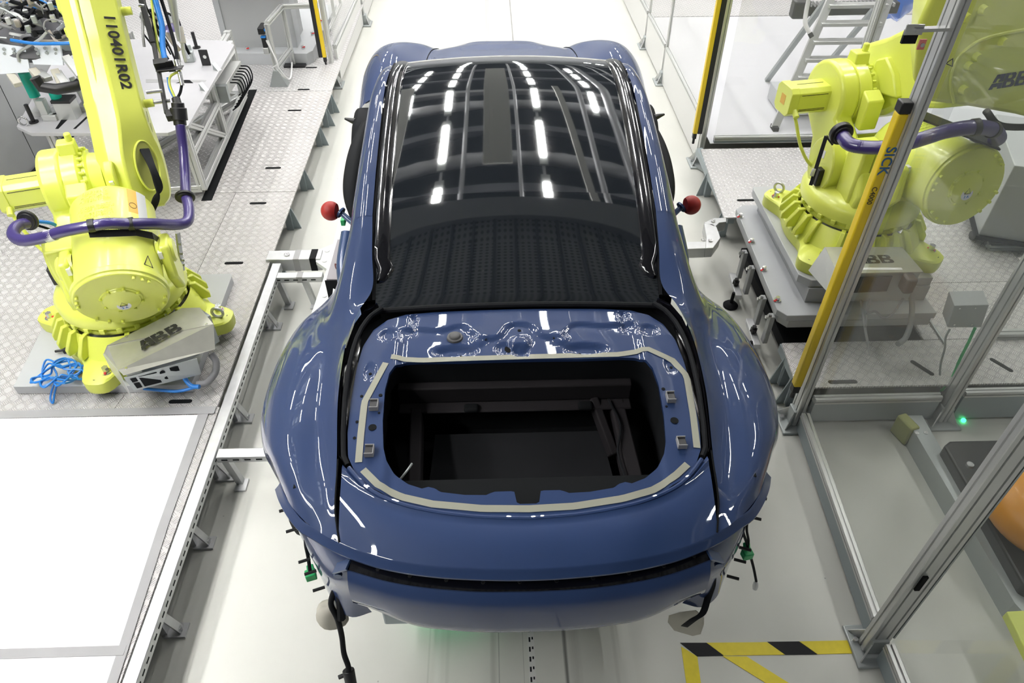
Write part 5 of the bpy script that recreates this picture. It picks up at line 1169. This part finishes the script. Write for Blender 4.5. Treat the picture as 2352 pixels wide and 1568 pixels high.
    lg = MB().prism([(-.05, 0), (.05, 0), (.04, .07), (-.035, .07)], T(fs, -.10, zs+.185), T.f, V3((0, 0, 1)), T.r*.09); lg.rod(T(fs, -.03, zs+.25), T(fs, -.03, zs+.30), .018, n=12)
    obj('lifting_lug', lg, K, root, bevel=.008)
    obj('gear_lug', MB().prism([(-.21, -.12), (-.27, -.12), (-.27, .06), (-.19, .10)], T(fs, -.10, zs), T.f, V3((0, 0, 1)), T.r*.11), Y, root, bevel=.01)
    # --- shoulder motor
    s_ = .082; c_ = .026
    oc = [(-s_+c_, -s_), (s_-c_, -s_), (s_, -s_+c_), (s_, s_-c_), (s_-c_, s_), (-s_+c_, s_), (-s_, s_-c_), (-s_, -s_+c_)]
    mo = obj('shoulder_motor', MB().prism(oc, T(fs, -.47, zs), T.f, V3((0, 0, 1)), T.r*.25), Y, root, bevel=.004)
    obj('motor_cap', MB().prism([(x*1.06, y*1.06) for x, y in oc], T(fs, -.485, zs), T.f, V3((0, 0, 1)), T.r*.055), Y, mo, bevel=.004)
    mb = MB()
    for k in (-.05, -.042, .045): mb.box(T(fs-.0825, -.33, zs+k), (.002, .17, .003), M=T.M())
    mb.box(T(fs+.0, -.33, zs+.0825), (.004, .17, .002), M=T.M())
    o_ = obj('motor_groove', mb, M['ink'], mo); o_['kind'] = 'stuff'
    obj('motor_decal', MB().box(T(fs, -.4855, zs+.0), (.05, .001, .06), M=T.M()), M['decal_o'], mo)
    obj('motor_cable', MB().tube([T(fs-.06, -.44, zs-.05), T(fs-.11, -.43, zs-.10), T(fs-.16, -.38, zs-.25), T(fs-.2, -.30, zs-.36), T(fs-.22, -.2, zs-.38)], .010, 8, 6).rod(T(fs-.08, -.44, zs-.045), T(fs-.12, -.44, zs-.07), .017), Y, mo)
    # --- base motor and side electronics cover
    mt = obj('base_motor', MB().box(T(-.13, -.165, .55), (.15, .15, .36), M=T.M()), Y, root, bevel=.016, seg=2)
    obj('motor_groove', MB().box(T(-.206, -.165, .57), (.002, .006, .26), M=T.M()), M['hole_y'], mt)
    cv = obj('connector_cover', MB().prism([(.03+.13*math.cos(a), .50+.17*math.sin(a)) for a in [2*math.pi*i/28 for i in range(28)]], T(.04, -.30, 0), T.f, V3((0, 0, 1)), T.r*.09), Y, root, bevel=.01)
    obj('black_socket', MB().box(T(.03, -.315, .44), (.05, .04, .11), M=T.M()), M['black'], cv, bevel=.006)
    obj('warning_decal', MB().box(T(.08, -.3012, .57), (.06, .001, .05), M=T.M()), M['label'], cv)
    # --- balance cylinder, tilted down to the back
    tilt = math.radians(cyl_tilt); F = T(*cyl_at); ax = T.d(math.cos(tilt), 0, math.sin(tilt)); R0 = .222
    cyl = obj('balance_cylinder', MB().lathe([(0, .0), (R0-.004, 0), (R0, .004), (R0, .02), (R0+.008, .024), (R0+.008, .05), (R0-.002, .056), (R0-.012, .07), (R0-.014, .57), (R0-.04, .61), (R0-.11, .635), (0, .64)], F, ax, 72), Y, root, sharp=35)
    up = ax.cross(T.r).normalized(); up = up if up.z > 0 else -up
    obj('end_cap', MB().lathe([(0, -.022), (.055, -.018), (.082, -.008), (.088, -.007), (.092, 0), (.10, .0), (.104, .008)], F-ax*.004, ax, 48), Y, cyl)
    for k in range(8):
        a = 2*math.pi*(k+.5)/8; obj('cap_screw', MB().rod(F+(T.r*math.cos(a)+up*math.sin(a))*.097, F+(T.r*math.cos(a)+up*math.sin(a))*.097-ax*.016, .0085, n=10), K, cyl)
    for a0 in (30, 40, 52, 150, 162, 172, 212, 230, 248, 308, 326, 342):
        a = math.radians(a0+5); q = F+(T.r*math.cos(a)+up*math.sin(a))*.203; obj('cap_screw', MB().rod(q, q-ax*.016, .009, n=10), K, cyl)
    st = obj('warning_sticker', MB().rod(F-ax*.022-up*.028, F-ax*.0240-up*.028, .034, n=28), M['label'], cyl)
    tri = [F-ax*.0246+T.r*x+up*(y-.012) for x, y in ((-.018, -.012), (.018, -.012), (0, .02))]
    obj('warning_triangle', MB().tube(tri+[tri[0]], .0018, 5), M['ink'], cyl)
    text('sticker_marks', '2 A', .02, F-ax*.0246-up*.042, T.r*1.0, up, M['blue_hose'], cyl)
    # decals on the cylinder top
    def on_cyl(a, h, off=.0008): return F+ax*h+(T.r*math.sin(a)+up*math.cos(a))*(R0-.014+off)
    def cyl_patch(name, a0, a1, h0, h1, m, off=.0008):
        g_ = [[on_cyl(a0+(a1-a0)*i/8, h0+(h1-h0)*j/6, off) for j in range(7)] for i in range(9)]
        return obj(name, MB().grid(g_, flip=True), m, cyl)
    cyl_patch('amber_decal', .62, .86, .42, .60-.02, M['decal_o'])
    cyl_patch('pale_decal', .86, 1.14, .36, .58, M['decal_w'])
    cyl_patch('pale_decal', .80, 1.14, .18, .35, M['decal_w'])
    w3 = [on_cyl(a, h, .002) for a, h in ((.86, .09), (1.10, .09), (.98, .155))]
    obj('warning_triangle', MB().tube(w3+[w3[0]], .003, 5), M['ink'], cyl)
    c3 = [on_cyl(.74+.09*math.cos(q), .47+.018*math.sin(q), .0016) for q in [2*math.pi*i/16 for i in range(17)]]
    obj('decal_ring', MB().tube(c3, .0012, 5), M['ink'], cyl)
    for i, (tx, h) in enumerate((('WARNING', .555), ('ACHTUNG', .53), ('ATTENTION', .505), ('STORED ENERGY', .46), ('DO NOT DISMANTLE', .442), ('ENERGIE STOCKEE', .415), ('NE PAS DEMONTER', .397), ('GESPEICHERTE', .365))):
        text('embossed_text', tx, .027 if i < 3 else .019, on_cyl(-.12, h, .0012), T.r*math.cos(-.12)-up*math.sin(-.12), ax, M['yellow_cast'], cyl, depth=.0012)
    text('embossed_text', '3HAC 4706', .02, on_cyl(.02, .2, .0008), ax*-1, T.r, M['yellow_cast'], cyl, depth=.001)
    # trunnions
    for s in (-1, 1):
        q = F+ax*.26+T.r*s*(R0-.02)
        tr = obj('trunnion', MB().lathe([(0, .085), (.055, .085), (.065, .075), (.07, 0)], q, T.r*s, 32), Y, root)
        obj('trunnion_arm', MB().prism([(-.07, .07), (.07, .07), (.14, -.20), (-.0, -.26), (-.10, -.12)], q+T.r*s*.015, T.f, V3((0, 0, 1)), T.r*s*.055), Y, root, bevel=.015)
        obj('trunnion_label', MB().box(q+T.r*s*.02-ax*.055+up*.045, (.03, .02, .04), M=T.M()), M['label'], tr)
    # rod lug linking the cylinder to the arm
    q = F+ax*.66
    obj('rod_end', MB().rod(q-T.r*.03, q+T.r*.03, .045, n=24).rod(F+ax*.60, q, .03, n=16), Y, root, bevel=.003)
    return root, T, cyl, (fs, zs)

# ---------------------------------------------------------------- left robot
LO = (-2.26, 3.44)
lr, LT, lcyl, (fs, zs) = robot(LO, 107.45, .31, 267, 'yellow-green welding robot standing on the left platform, arm numbered 110401R02')
dz = .31
# lower arm: lofted octagonal section, leaning away from the camera
A0 = LT(fs, .22, zs); ad = LT.d(.50, .03, .865).normalized(); an = ad.cross(LT.r).normalized(); an = an if an.dot(LT.f) < 0 else -an   # an faces the camera side
secs = [(-.20, .085, .10, .10), (-.15, .12, .14, .16), (-.05, .15, .15, .20), (.10, .155, .15, .205), (.30, .150, .145, .175), (.55, .145, .14, .15), (.90, .145, .14, .14), (1.30, .15, .14, .14)]
R = []
for t, hw1, hw2, dp in secs:
    c = A0+ad*t
    lo = sst(.0, 1, (.34-t)/.3)
    pts = [(-hw1, -dp), (-hw1, dp*.55), (-hw1*.55, dp*.95), (hw2*(.15-.15*lo), dp), (hw2*(.98+.12*lo), dp*(.42-.62*lo)), (hw2*(1+.1*lo), -dp*.6), (hw2*.6, -dp)]
    R.append([c+LT.r*x+an*y for x, y in pts]); R[-1].append(R[-1][0])
mb = MB().grid([[r[j] for r in [crom([R[i][j] for i in range(len(R))], 5) for j in range(8)]] if False else [crom([R[i][j] for i in range(len(R))], 5)[k] for j in range(8)] for k in range(5*(len(R)-1)+1)])
mb.F.append(list(range(7))); mb.MI.append(0); mb.F.append([len(mb.V)-1-i for i in range(7)]); mb.MI.append(0)
arm = obj('lower_arm', mb, M['yellow'], lr, sharp=24, bevel=.012, seg=3)
obj('arm_ridge', MB().tube([A0+ad*t-LT.r*.045+an*(.142+.04*max(0, (.45-t))) for t in (.28, .5, .8, 1.28)], .007, 8), M['yellow'], arm)
ux = -ad; tn = LT.r*.83-an*.56+V3((0, 0, 0))
fn = (LT.r*.56+an*.83).normalized(); uy = (LT.r*.83-an*.56).normalized()
text('arm_number', '110401R02', .082, A0+ad*.645+LT.r*.088+an*.108, ux, uy, M['ink'], arm, depth=.002, bold=.0017)
# window in the side of the arm with cables coming out
wn = (LT.r*1.2+an*.165).normalized(); wn = (LT.r*.78+an*.62).normalized(); we = (LT.r*.62-an*.78).normalized()
wc = A0+ad*.03+LT.r*.092+an*.085
obj('arm_window', MB().prism([(.135*math.cos(a), .075*math.sin(a)) for a in [2*math.pi*i/32 for i in range(32)]], wc-wn*.02, ad, we, wn*.024), M['hole_y'], arm)
obj('arm_window_rim', MB().tube([wc+wn*.004+ad*.14*math.cos(a)+we*.08*math.sin(a) for a in [2*math.pi*i/40 for i in range(41)]], .006, 6), M['yellow'], arm)
for t, w_ in ((.24, .02), (.30, .02), (.18, .014)): obj('arm_slot', MB().prism([(.03*math.cos(a), .008*math.sin(a)) for a in [2*math.pi*i/16 for i in range(16)]], A0+ad*t+LT.r*.149+an*(t-.25)*.7, ad, an, LT.r*.002), M['hole_y'], arm)
for k in range(6):
    o_ = .012*k
    P = [wc+ad*(.09)+wn*.006+we*(.01*k-.02), LT.atf(345+2*k, 385, .16), LT.atf(356+3*k, 420+2*k, .12), LT.atf(364-2*k, 455, .10), LT.atf(350-k, 492, .10)]
    cbl = obj('arm_cable', MB().tube(P, .008, 8, 6), M['rubber'], arm)
for t in (.38, .88, 1.22):
    b = A0+ad*t+LT.r*.155-an*.03; obj('arm_boss', MB().rod(b-LT.r*.02, b+LT.r*.035, .024, .022, 20), M['yellow'], arm)
    if t != .88: obj('standoff_rod', MB().rod(b+LT.r*.035, b+LT.r*.125, .012, n=14), M['chrome'], arm)
for t in (.40, .80): obj('arm_tab', MB().box(A0+ad*t-LT.r*.155-an*.02, (.03, .03, .05), M=LT.M()), M['yellow'], arm, bevel=.006)
# link lug and fork between arm and cylinder
lk = LT.atf(255, 402, .17); obj('link_plate', MB().prism([(.045*math.cos(a), .075*math.sin(a)) for a in [2*math.pi*i/24 for i in range(24)]], lk-LT.r*.025, (LT.f*.4+V3((0, 0, .9))).cross(LT.r).normalized(), (LT.f*.4+V3((0, 0, .9))).normalized(), LT.r*.05), M['yellow'], arm, bevel=.01)
obj('link_label', MB().box(lk+V3((0, 0, -.02))-LT.f*.055, (.01, .02, .03), M=LT.M(.5)), M['label'], arm)
obj('elbow_housing', MB().rod(A0+ad*1.34-LT.r*.22, A0+ad*1.34+LT.r*.16, .16, n=32), M['yellow'], arm, bevel=.01)
obj('elbow_motor', MB().box(LT.atf(160, 2, .85), (.15, .13, .10), M=LT.M(.9)), M['yellow'], arm, bevel=.03, seg=3)
# dress pack: corrugated purple hose with clamps
def corr(pts, r, pitch=.008, sub=8):
    P = crom(pts, sub); L = sum((a-b).length for a, b in zip(P, P[1:])); n = int(L/pitch*2); Q = resample(P, n, False)
    return MB().tube(Q, [r*(1.0 if i % 2 else .93) for i in range(n)], 16)
hp = [LT.atf(*q) for q in ((414, 285, .46), (421, 345, .40), (425, 400, .30), (427, 445, .18), (434, 480, .06), (430, 508, -.04), (402, 516, -.12), (350, 514, -.26), (300, 514, -.33), (250, 513, -.36), (210, 519, -.36), (150, 530, -.33), (95, 546, -.28), (50, 552, -.20), (30, 538, -.10), (42, 518, -.0), (72, 510, .06))]
hose = obj('corrugated_hose', corr(hp, .030), M['purple'], lr, sharp=70)
def clamp(c, d, r=.048, w=.03): return MB().rod(c-d*w/2, c+d*w/2, r, n=28).rod(c-d*w*.9, c+d*w*.9, r*.78, n=24)
c = LT.atf(425, 452, .16); dd = (LT.atf(427, 470, .1)-LT.atf(425, 430, .22)).normalized()
k1 = obj('hose_clamp', clamp(c, dd, .055, .016), M['black'], lr, bevel=.003)
c = LT.atf(64, 506, .05); dd = (hp[-1]-hp[-3]).normalized(); k2 = obj('hose_clamp', clamp(c, dd, .055, .016), M['black'], lr, bevel=.003)
c = LT.atf(411, 262, .49); dd = (hp[1]-hp[0]).normalized()
k3 = obj('hose_clamp', clamp(c, dd, .046, .07).box(c-LT.r*.04, (.05, .06, .05), M=LT.M(.5)), M['black'], lr, bevel=.004)
for px, py, f in ((211, 518, -.36), (301, 514, -.33)):
    c = LT.atf(px, py, f); obj('hose_strap', MB().rod(c-LT.r*.014, c+LT.r*.014, .034, n=24), M['black'], lr)
obj('hose_label', MB().rod(LT.atf(108, 543, -.29), LT.atf(126, 538, -.31), .0315, n=24), M['label'], lr)
bp = [LT.atf(*q) for q in ((205, 536, -.36), (312, 532, -.33), (352, 540, -.29), (398, 572, -.12), (404, 590, -.10), (412, 618, -.08))]
R = [[p+V3((0, 0, .018)), p-V3((0, 0, .012))-LT.f*.02] for p in bp]
obj('hose_bracket', MB().grid(R), M['black'], lr, solid=.004, smooth=False)
obj('bracket_leg', MB().beam(LT.atf(408, 535, -.02), LT.atf(419, 622, -.08), .012, .03), M['steel'], lr)
mb = MB()
for px, py in ((412, 560), (416, 582), (420, 597), (420, 608)): mb.rod(LT.atf(px-3, py, -.07), LT.atf(px+4, py, -.07), .009, n=6)
o_ = obj('bracket_bolts', mb, M['chrome'], lr); o_['kind'] = 'stuff'
bar = obj('dress_bar', MB().beam(LT.atf(322, -10, .98), LT.atf(352, 100, .78), .03, .045).beam(LT.atf(352, 95, .79), LT.atf(383, 262, .50), .022, .03), M['black'], lr, bevel=.003)
obj('dress_bracket', MB().beam(LT.atf(360, 160, .66), LT.atf(420, 154, .62), .05, .006).box(LT.atf(372, 150, .68), (.04, .08, .07), M=LT.M(.4)).box(LT.atf(392, 152, .66), (.01, .04, .08), M=LT.M(.4)), M['black'], lr, bevel=.003)
def cable(name, pts, r, m, par, f=None): return obj(name, MB().tube(pts, r, 10, 8), m, par)
cable('air_hose', [LT.atf(*q) for q in ((352, -20, .98), (362, 20, .92), (372, 60, .86), (374, 110, .77), (382, 152, .68))], .016, M['blue_hose'], lr)
cable('earth_cable', [LT.atf(*q) for q in ((346, -20, .99), (352, 35, .90), (358, 75, .84), (366, 115, .77), (392, 148, .68), (412, 154, .66))], .007, mat('yellow_green_sheath', (.62, .68, .1), .4), lr)
cable('earth_cable', [LT.atf(*q) for q in ((415, 162, .64), (392, 175, .63), (390, 195, .60), (402, 225, .55), (408, 245, .51))], .007, bpy.data.materials['yellow_green_sheath'], lr)
cable('signal_cable', [LT.atf(*q) for q in ((385, 178, .64), (390, 205, .60), (404, 232, .54), (412, 250, .50))], .007, M['blue_hose'], lr)
cable('signal_cable', [LT.atf(*q) for q in ((418, 192, .62), (414, 212, .58), (407, 228, .55), (406, 250, .51))], .008, M['rubber'], lr)
cable('signal_cable', [LT.atf(*q) for q in ((366, -15, 1.0), (385, 45, .92), (402, 105, .8), (408, 150, .68))], .010, M['rubber'], lr)
cable('signal_cable', [LT.atf(*q) for q in ((330, -15, 1.05), (338, 20, 1.0), (380, 90, .9), (404, 140, .75))], .006, M['rubber'], lr)
obj('cable_fitting', MB().rod(LT.atf(406, 138, .68), LT.atf(412, 160, .65), .018, n=14).rod(LT.atf(412, 165, .64), LT.atf(419, 196, .60), .013, n=14), M['chrome'], lr)
obj('cable_collar', MB().rod(LT.atf(404, 226, .55), LT.atf(408, 240, .52), .024, n=18), M['black'], lr)
for (a, b) in (((318, 12, .92), (332, 14, .92)), ((336, 212, .52), (372, 208, .52))):
    obj('standoff_rod', MB().rod(LT.atf(*a), LT.atf(*b), .011, n=12), M['chrome'], lr)
cable('control_cable', [LT.atf(*q) for q in ((85, 508, .10), (115, 512, .10), (135, 522, .12), (160, 545, .14), (175, 560, .1))], .010, M['blue_hose'], lr)
cable('control_cable', [LT.atf(*q) for q in ((88, 518, .10), (110, 525, .10), (130, 535, .12), (170, 566, .1))], .007, M['rubber'], lr)

# connector box at the foot, lid marked ABB
def conn_box(root, top, fold, low, zb, par_name='connector_box'):
    pass
zt, zf_, zl = .62, .61, .50
t_ = [PZ(x, y, zt) for x, y in ((246, 793), (418, 707), (459, 706), (488, 742))]
f0, f1 = PZ(272, 850, zf_), PZ(490, 744, zf_)
l0, l1 = PZ(284, 862, zf_-.02), PZ(494, 802, zl+.02)
side = PZ(238, 812, .58)
mb = MB().plate([side, t_[0], t_[1], t_[2], f1, f0], .006)
bx_ = obj('connector_box_lid', mb, mat('brushed_steel_lid', (.50, .50, .44), .38, .55, noise_amt=.15, nscale=14), lr, smooth=False)
bs = bpy.data.materials['brushed_steel_lid']
obj('lid_front', MB().add([f0, f1, l1, l0], [(0, 1, 2, 3)]), bs, bx_, smooth=False, solid=.004)
dn = V3((0, 0, -.20))
body = obj('connector_box', MB().plate([t_[0]-V3((0, 0, .008)), t_[1]-V3((0, 0, .008)), (t_[2]-V3((0, 0, .008))), f1+V3((-.05, .10, -.02)), f0+V3((.05, .10, -.02))], .20), M['alu_d'], lr, smooth=False)
obj('lid_side', MB().add([side, f0, f0+dn*.95, side+dn*.7], [(0, 1, 2, 3)]), M['alu'], bx_, smooth=False, solid=.004)
# socket panel under the lid
s0, s1, s2, s3 = PZ(284, 866, .56), PZ(452, 822, .52), PZ(462, 858, .40), PZ(308, 896, .42)
sp_ = obj('socket_panel', MB().add([s0, s1, s2, s3], [(0, 1, 2, 3)]), M['alu_d'], lr, smooth=False, solid=.004)
def on_panel(u, v, off=.008):
    p = s0.lerp(s1, u).lerp(s3.lerp(s2, u), v); n_ = (s1-s0).cross(s3-s0).normalized(); n_ = n_ if n_.y < 0 else -n_; return p+n_*off
for u0, u1, v0, v1 in ((.06, .14, .12, .40), (.06, .14, .48, .85), (.17, .42, .12, .85), (.60, .72, .1, .6)):
    obj('socket', MB().add([on_panel(u0, v0), on_panel(u1, v0), on_panel(u1, v1), on_panel(u0, v1)], [(0, 1, 2, 3)]), M['dark'], sp_, smooth=False)
for u, v in ((.49, .25), (.52, .62)):
    obj('socket', MB().rod(on_panel(u, v, 0), on_panel(u, v, .010), .014, n=18), M['dark'], sp_)
def abb(o, ux, uy, s, m, par):
    # block letters A B B, cut across by thin gaps
    ux = V3(ux).normalized(); uy = V3(uy); uy = (uy-ux*uy.dot(ux)).normalized(); n_ = ux.cross(uy); mb = MB()
    A = [[(0, 0), (.22, 0), (.245, .10), (.44, .10), (.44, .29), (.10, .29)], [(.46, .10), (.50, .10), (.50, 0), (.74, 0), (.74, .29), (.46, .29)],
         [(.115, .33), (.30, .33), (.36, .50), (.44, .50), (.44, .72), (.255, .72)], [(.46, .33), (.74, .33), (.74, .72), (.46, .72), (.46, .50), (.52, .50), (.52, .42), (.46, .42)]]
    B = [[(0, 0), (.30, 0), (.30, .11), (.20, .11), (.20, .345), (0, .352)], [(.33, 0), (.58, 0), (.68, .07), (.68, .25), (.56, .352), (.20, .352), (.20, .27), (.42, .27), (.48, .23), (.48, .15), (.42, .11), (.33, .11)],
         [(0, .368), (.20, .368), (.20, .61), (.30, .61), (.30, .72), (0, .72)], [(.33, .61), (.38, .61), (.43, .58), (.43, .49), (.38, .45), (.20, .45), (.20, .368), (.54, .368), (.64, .45), (.64, .64), (.55, .72), (.33, .72)]]
    for L_, dx in ((A, -1.12), (B, -.34), (B, .42)):
        for q in L_: mb.prism([((x+dx)*s, (y-.36)*s) for x, y in q], o, ux, uy, n_*.0008)
    t = obj('maker_letters', mb, m, par, smooth=False); t['kind'] = 'stuff'; return t
e1 = (t_[1]-t_[0]).normalized(); e2 = V3((0, 0, 1)).cross(e1)
lc = PZ(366, 772, zt+.0015); abb(lc, e1, e2, .105, M['ink'], bx_)
for px, py in ((380, 722), (291, 773), (474, 745), (290, 846)): obj('lid_screw', MB().rod(PZ(px, py, zt), PZ(px, py, zt)+V3((0, 0, .005)), .008, n=10), M['chrome'], bx_)
cable('power_cable', [PZ(*q) for q in ((402, 838, .5), (415, 850, .46), (425, 870, .38), (440, 886, .35), (458, 888, .35))], .013, M['blue_hose'], lr)
cable('power_cable', [PZ(*q) for q in ((330, 892, .34), (370, 896, .33), (410, 898, .33), (445, 890, .34), (458, 886, .35))], .009, M['blue_hose'], lr)
cable('grey_conduit', [PZ(*q) for q in ((485, 812, .46), (496, 830, .42), (494, 855, .36), (475, 878, .34), (452, 882, .34))], .020, mat('grey_conduit', (.25, .25, .26), .5), lr)
cable('signal_cable', [PZ(*q) for q in ((436, 826, .46), (438, 845, .42), (434, 868, .38))], .004, M['green'], lr)
obj('cable_tag', MB().add([PZ(434, 828, .48), PZ(443, 826, .48), PZ(444, 848, .43), PZ(435, 850, .43)], [(0, 1, 2, 3)]), M['label'], lr, solid=.002)

# ---------------------------------------------------------------- right robot
RO = (2.24, 3.93)
rr_, RT, rcyl, _ = robot(RO, 100, .56, 45, 'yellow-green robot on the stepped steel base behind the right glass screen', (-.60, .13, .67), -6)
pa = [RT.atr(x, y, .20) for x, y in ((1948, 205), (1962, 160), (1990, 122), (2030, 95), (2075, 82), (2130, 55), (2185, -40), (2330, -40), (2330, 60), (2240, 130), (2200, 246), (2100, 244), (2060, 262), (2010, 270), (1975, 250))]
arm2 = MB(); n = len(pa); 
nz = sum((pa[i]-RT.o).dot(RT.f)*(pa[(i+1) % n]-RT.o).z-(pa[(i+1) % n]-RT.o).dot(RT.f)*(pa[i]-RT.o).z for i in range(n))
P2 = [((p-RT.o).dot(RT.f), (p-RT.o).z) for p in pa]
arm2.prism(P2, RT(0, .09, 0), RT.f, V3((0, 0, 1)), RT.r*.24)
a2 = obj('lower_arm', arm2, M['yellow'], rr_, bevel=.03, seg=3, sharp=30)
obj('arm_boss', MB().prism([((RT.atr(x, y, .08)-RT.o).dot(RT.f), (RT.atr(x, y, .08)-RT.o).z) for x, y in ((2005, 185), (2022, 135), (2045, 130), (2062, 170), (2068, 225), (2030, 215))], RT(0, .05, 0), RT.f, V3((0, 0, 1)), RT.r*.05), M['yellow'], a2, bevel=.012)
for x, y in ((2003, 153), (2000, 192)): 
    q = RT.atr(x, y, .05); obj('arm_screw', MB().rod(q, q-RT.r*.02, .016, n=14), M['yellow_cast'], a2)
# upper arm coming over towards the right with the maker's letters
ZU = 1.95
up_px = ((2110, 60), (2150, -30), (2420, -60), (2460, 300), (2330, 268), (2200, 246), (2120, 238), (2098, 190))
ua = [PY(x, y, 3.35+.0006*(x-2100)) for x, y in up_px]
mb = MB(); th = V3((.05, .26, .12)); n = len(ua)
mb.add(ua+[p+th for p in ua], [tuple(range(n-1, -1, -1)), tuple(range(n, 2*n))]+[(k, (k+1) % n, n+(k+1) % n, n+k) for k in range(n)])
u_ = obj('upper_arm', mb, M['yellow'], rr_, bevel=.03, seg=3, sharp=30)
un = (ua[1]-ua[0]).cross(ua[3]-ua[0]).normalized(); un = un if un.y < 0 else -un
def onu(x, y, off):
    dd = ray(x, y); t = (ua[4]-CAM).dot(un)/dd.dot(un); return CAM+dd*t+un*off
rim = [onu(x, y, .004) for x, y in ((2352+40, 60), (2270, 85), (2215, 115), (2190, 150), (2182, 195), (2190, 235))]
obj('cover_rim', MB().tube(rim, .008, 8, 6), M['yellow'], u_)
for x, y in ((2240, 130), (2300, 95), (2210, 205), (2222, 150), (2215, 40), (2255, 22)):
    q = onu(x, y, 0); obj('arm_boss', MB().rod(q, q+un*.03, .024, .018, 16), M['yellow'], u_)
ex = (onu(2345, 178, 0)-onu(2292, 186, 0)).normalized(); ey = un.cross(ex)
abb(onu(2318, 183, .003), ex, ey, .10, M['ink'], u_)
tri = [onu(x, y, .004) for x, y in ((2171, 145), (2187, 134), (2186, 152))]
obj('warning_triangle', MB().tube(tri+[tri[0]], .0025, 5), M['ink'], u_)
cable('arm_cable', [PY(*q) for q in ((2265, 255, 3.4), (2290, 285, 3.4), (2330, 292, 3.45), (2390, 290, 3.5))], .018, M['rubber'], rr_)
rh = [PY(*q) for q in ((1932, 306, 3.56), (1950, 330, 3.46), (1985, 338, 3.40), (2040, 338, 3.32), (2080, 330, 3.26), (2130, 315, 3.20), (2180, 300, 3.17), (2240, 292, 3.17), (2280, 298, 3.25), (2294, 315, 3.34), (2286, 322, 3.42))]
obj('corrugated_hose', corr(rh, .036), M['purple'], rr_, sharp=70)
dd = (rh[1]-rh[0]).normalized(); obj('hose_clamp', clamp(rh[0], dd, .062, .03), M['black'], rr_, bevel=.003)
for i in (7, 8):
    dd = (rh[i]-rh[i-1]).normalized(); obj('hose_strap', MB().rod(rh[i]-dd*.015, rh[i]+dd*.015, .041, n=20), M['black'], rr_)
obj('hose_bracket', MB().beam(PY(2110, 262, 3.5), PY(2285, 330, 3.45), .14, .01), M['black'], rr_)
obj('side_bracket', MB().beam(RT.atf(1898, 312, -.02), RT.atf(1862, 425, -.06), .022, .012).beam(RT.atf(1898, 312, -.02), RT.atf(1913, 332, -.05), .02, .01), M['black'], rr_, bevel=.002)
obj('side_label', MB().add([RT.atf(x, y, -.09) for x, y in ((1866, 386), (1874, 388), (1868, 405), (1860, 403))], [(0, 1, 2, 3)]), M['label'], rr_, solid=.002)
# its connector box
zt = .80
q = [PZ(x, y, zt) for x, y in ((1896, 567), (2072, 567), (2121, 624), (1925, 628))]
b2 = obj('connector_box_lid', MB().plate(q, .008), bs, rr_, smooth=False)
q2 = [q[0]+V3((.03, 0, -.009)), q[1]+V3((0, 0, -.009)), q[2]+V3((0, .02, -.009)), q[3]+V3((.03, .02, -.009))]
obj('connector_box', MB().plate(q2, .20), M['alu_d'], rr_, smooth=False)
obj('lid_side', MB().add([q[0], q[3], q[3]-V3((0.02, 0, .13)), q[0]-V3((.05, 0, .17))], [(0, 1, 2, 3)]), M['alu'], b2, smooth=False, solid=.004)
ex = (q[2]-q[3]).normalized(); ey = V3((0, 0, 1)).cross(ex); abb(PZ(2003, 595, zt+.0015), ex, ey, .105, M['ink'], b2)
obj('lid_strip', MB().beam(PZ(1960, 617, zt+.001), PZ(2072, 617, zt+.001), .02, .001), M['label'], b2)
fx = lambda x, y: PY(x, y, q[3].y-.0+.018)
obj('socket', MB().add([PY(x, y, q2[3].y-.004) for x, y in ((1962, 636), (2050, 633), (2036, 668), (1952, 672))], [(0, 1, 2, 3)]), M['dark'], rr_, smooth=False, solid=.003)
obj('plug', MB().box(PY(2085, 650, q2[3].y-.05), (.06, .08, .10)), mat('dark_plug', (.06, .05, .05), .5), rr_, bevel=.012)
cable('grey_conduit', [PY(*p_) for p_ in ((2090, 668, 3.28), (2095, 700, 3.22), (2092, 740, 3.12), (2080, 775, 3.05), (2062, 790, 3.0))], .016, bpy.data.materials['grey_conduit'], rr_)
for pts in (((1962, 650, 3.30), (1975, 680, 3.24), (1982, 720, 3.14), (1988, 760, 3.04), (1998, 815, 2.95)), ((1995, 650, 3.30), (2000, 670, 3.24), (1992, 715, 3.16), (1988, 750, 3.05)), ((1990, 720, 3.14), (2010, 715, 3.15), (2030, 730, 3.12), (2050, 720, 3.14), (2075, 685, 3.2))):
    cable('control_cable', [PY(*p_) for p_ in pts], .007, bpy.data.materials['grey_conduit'], rr_)
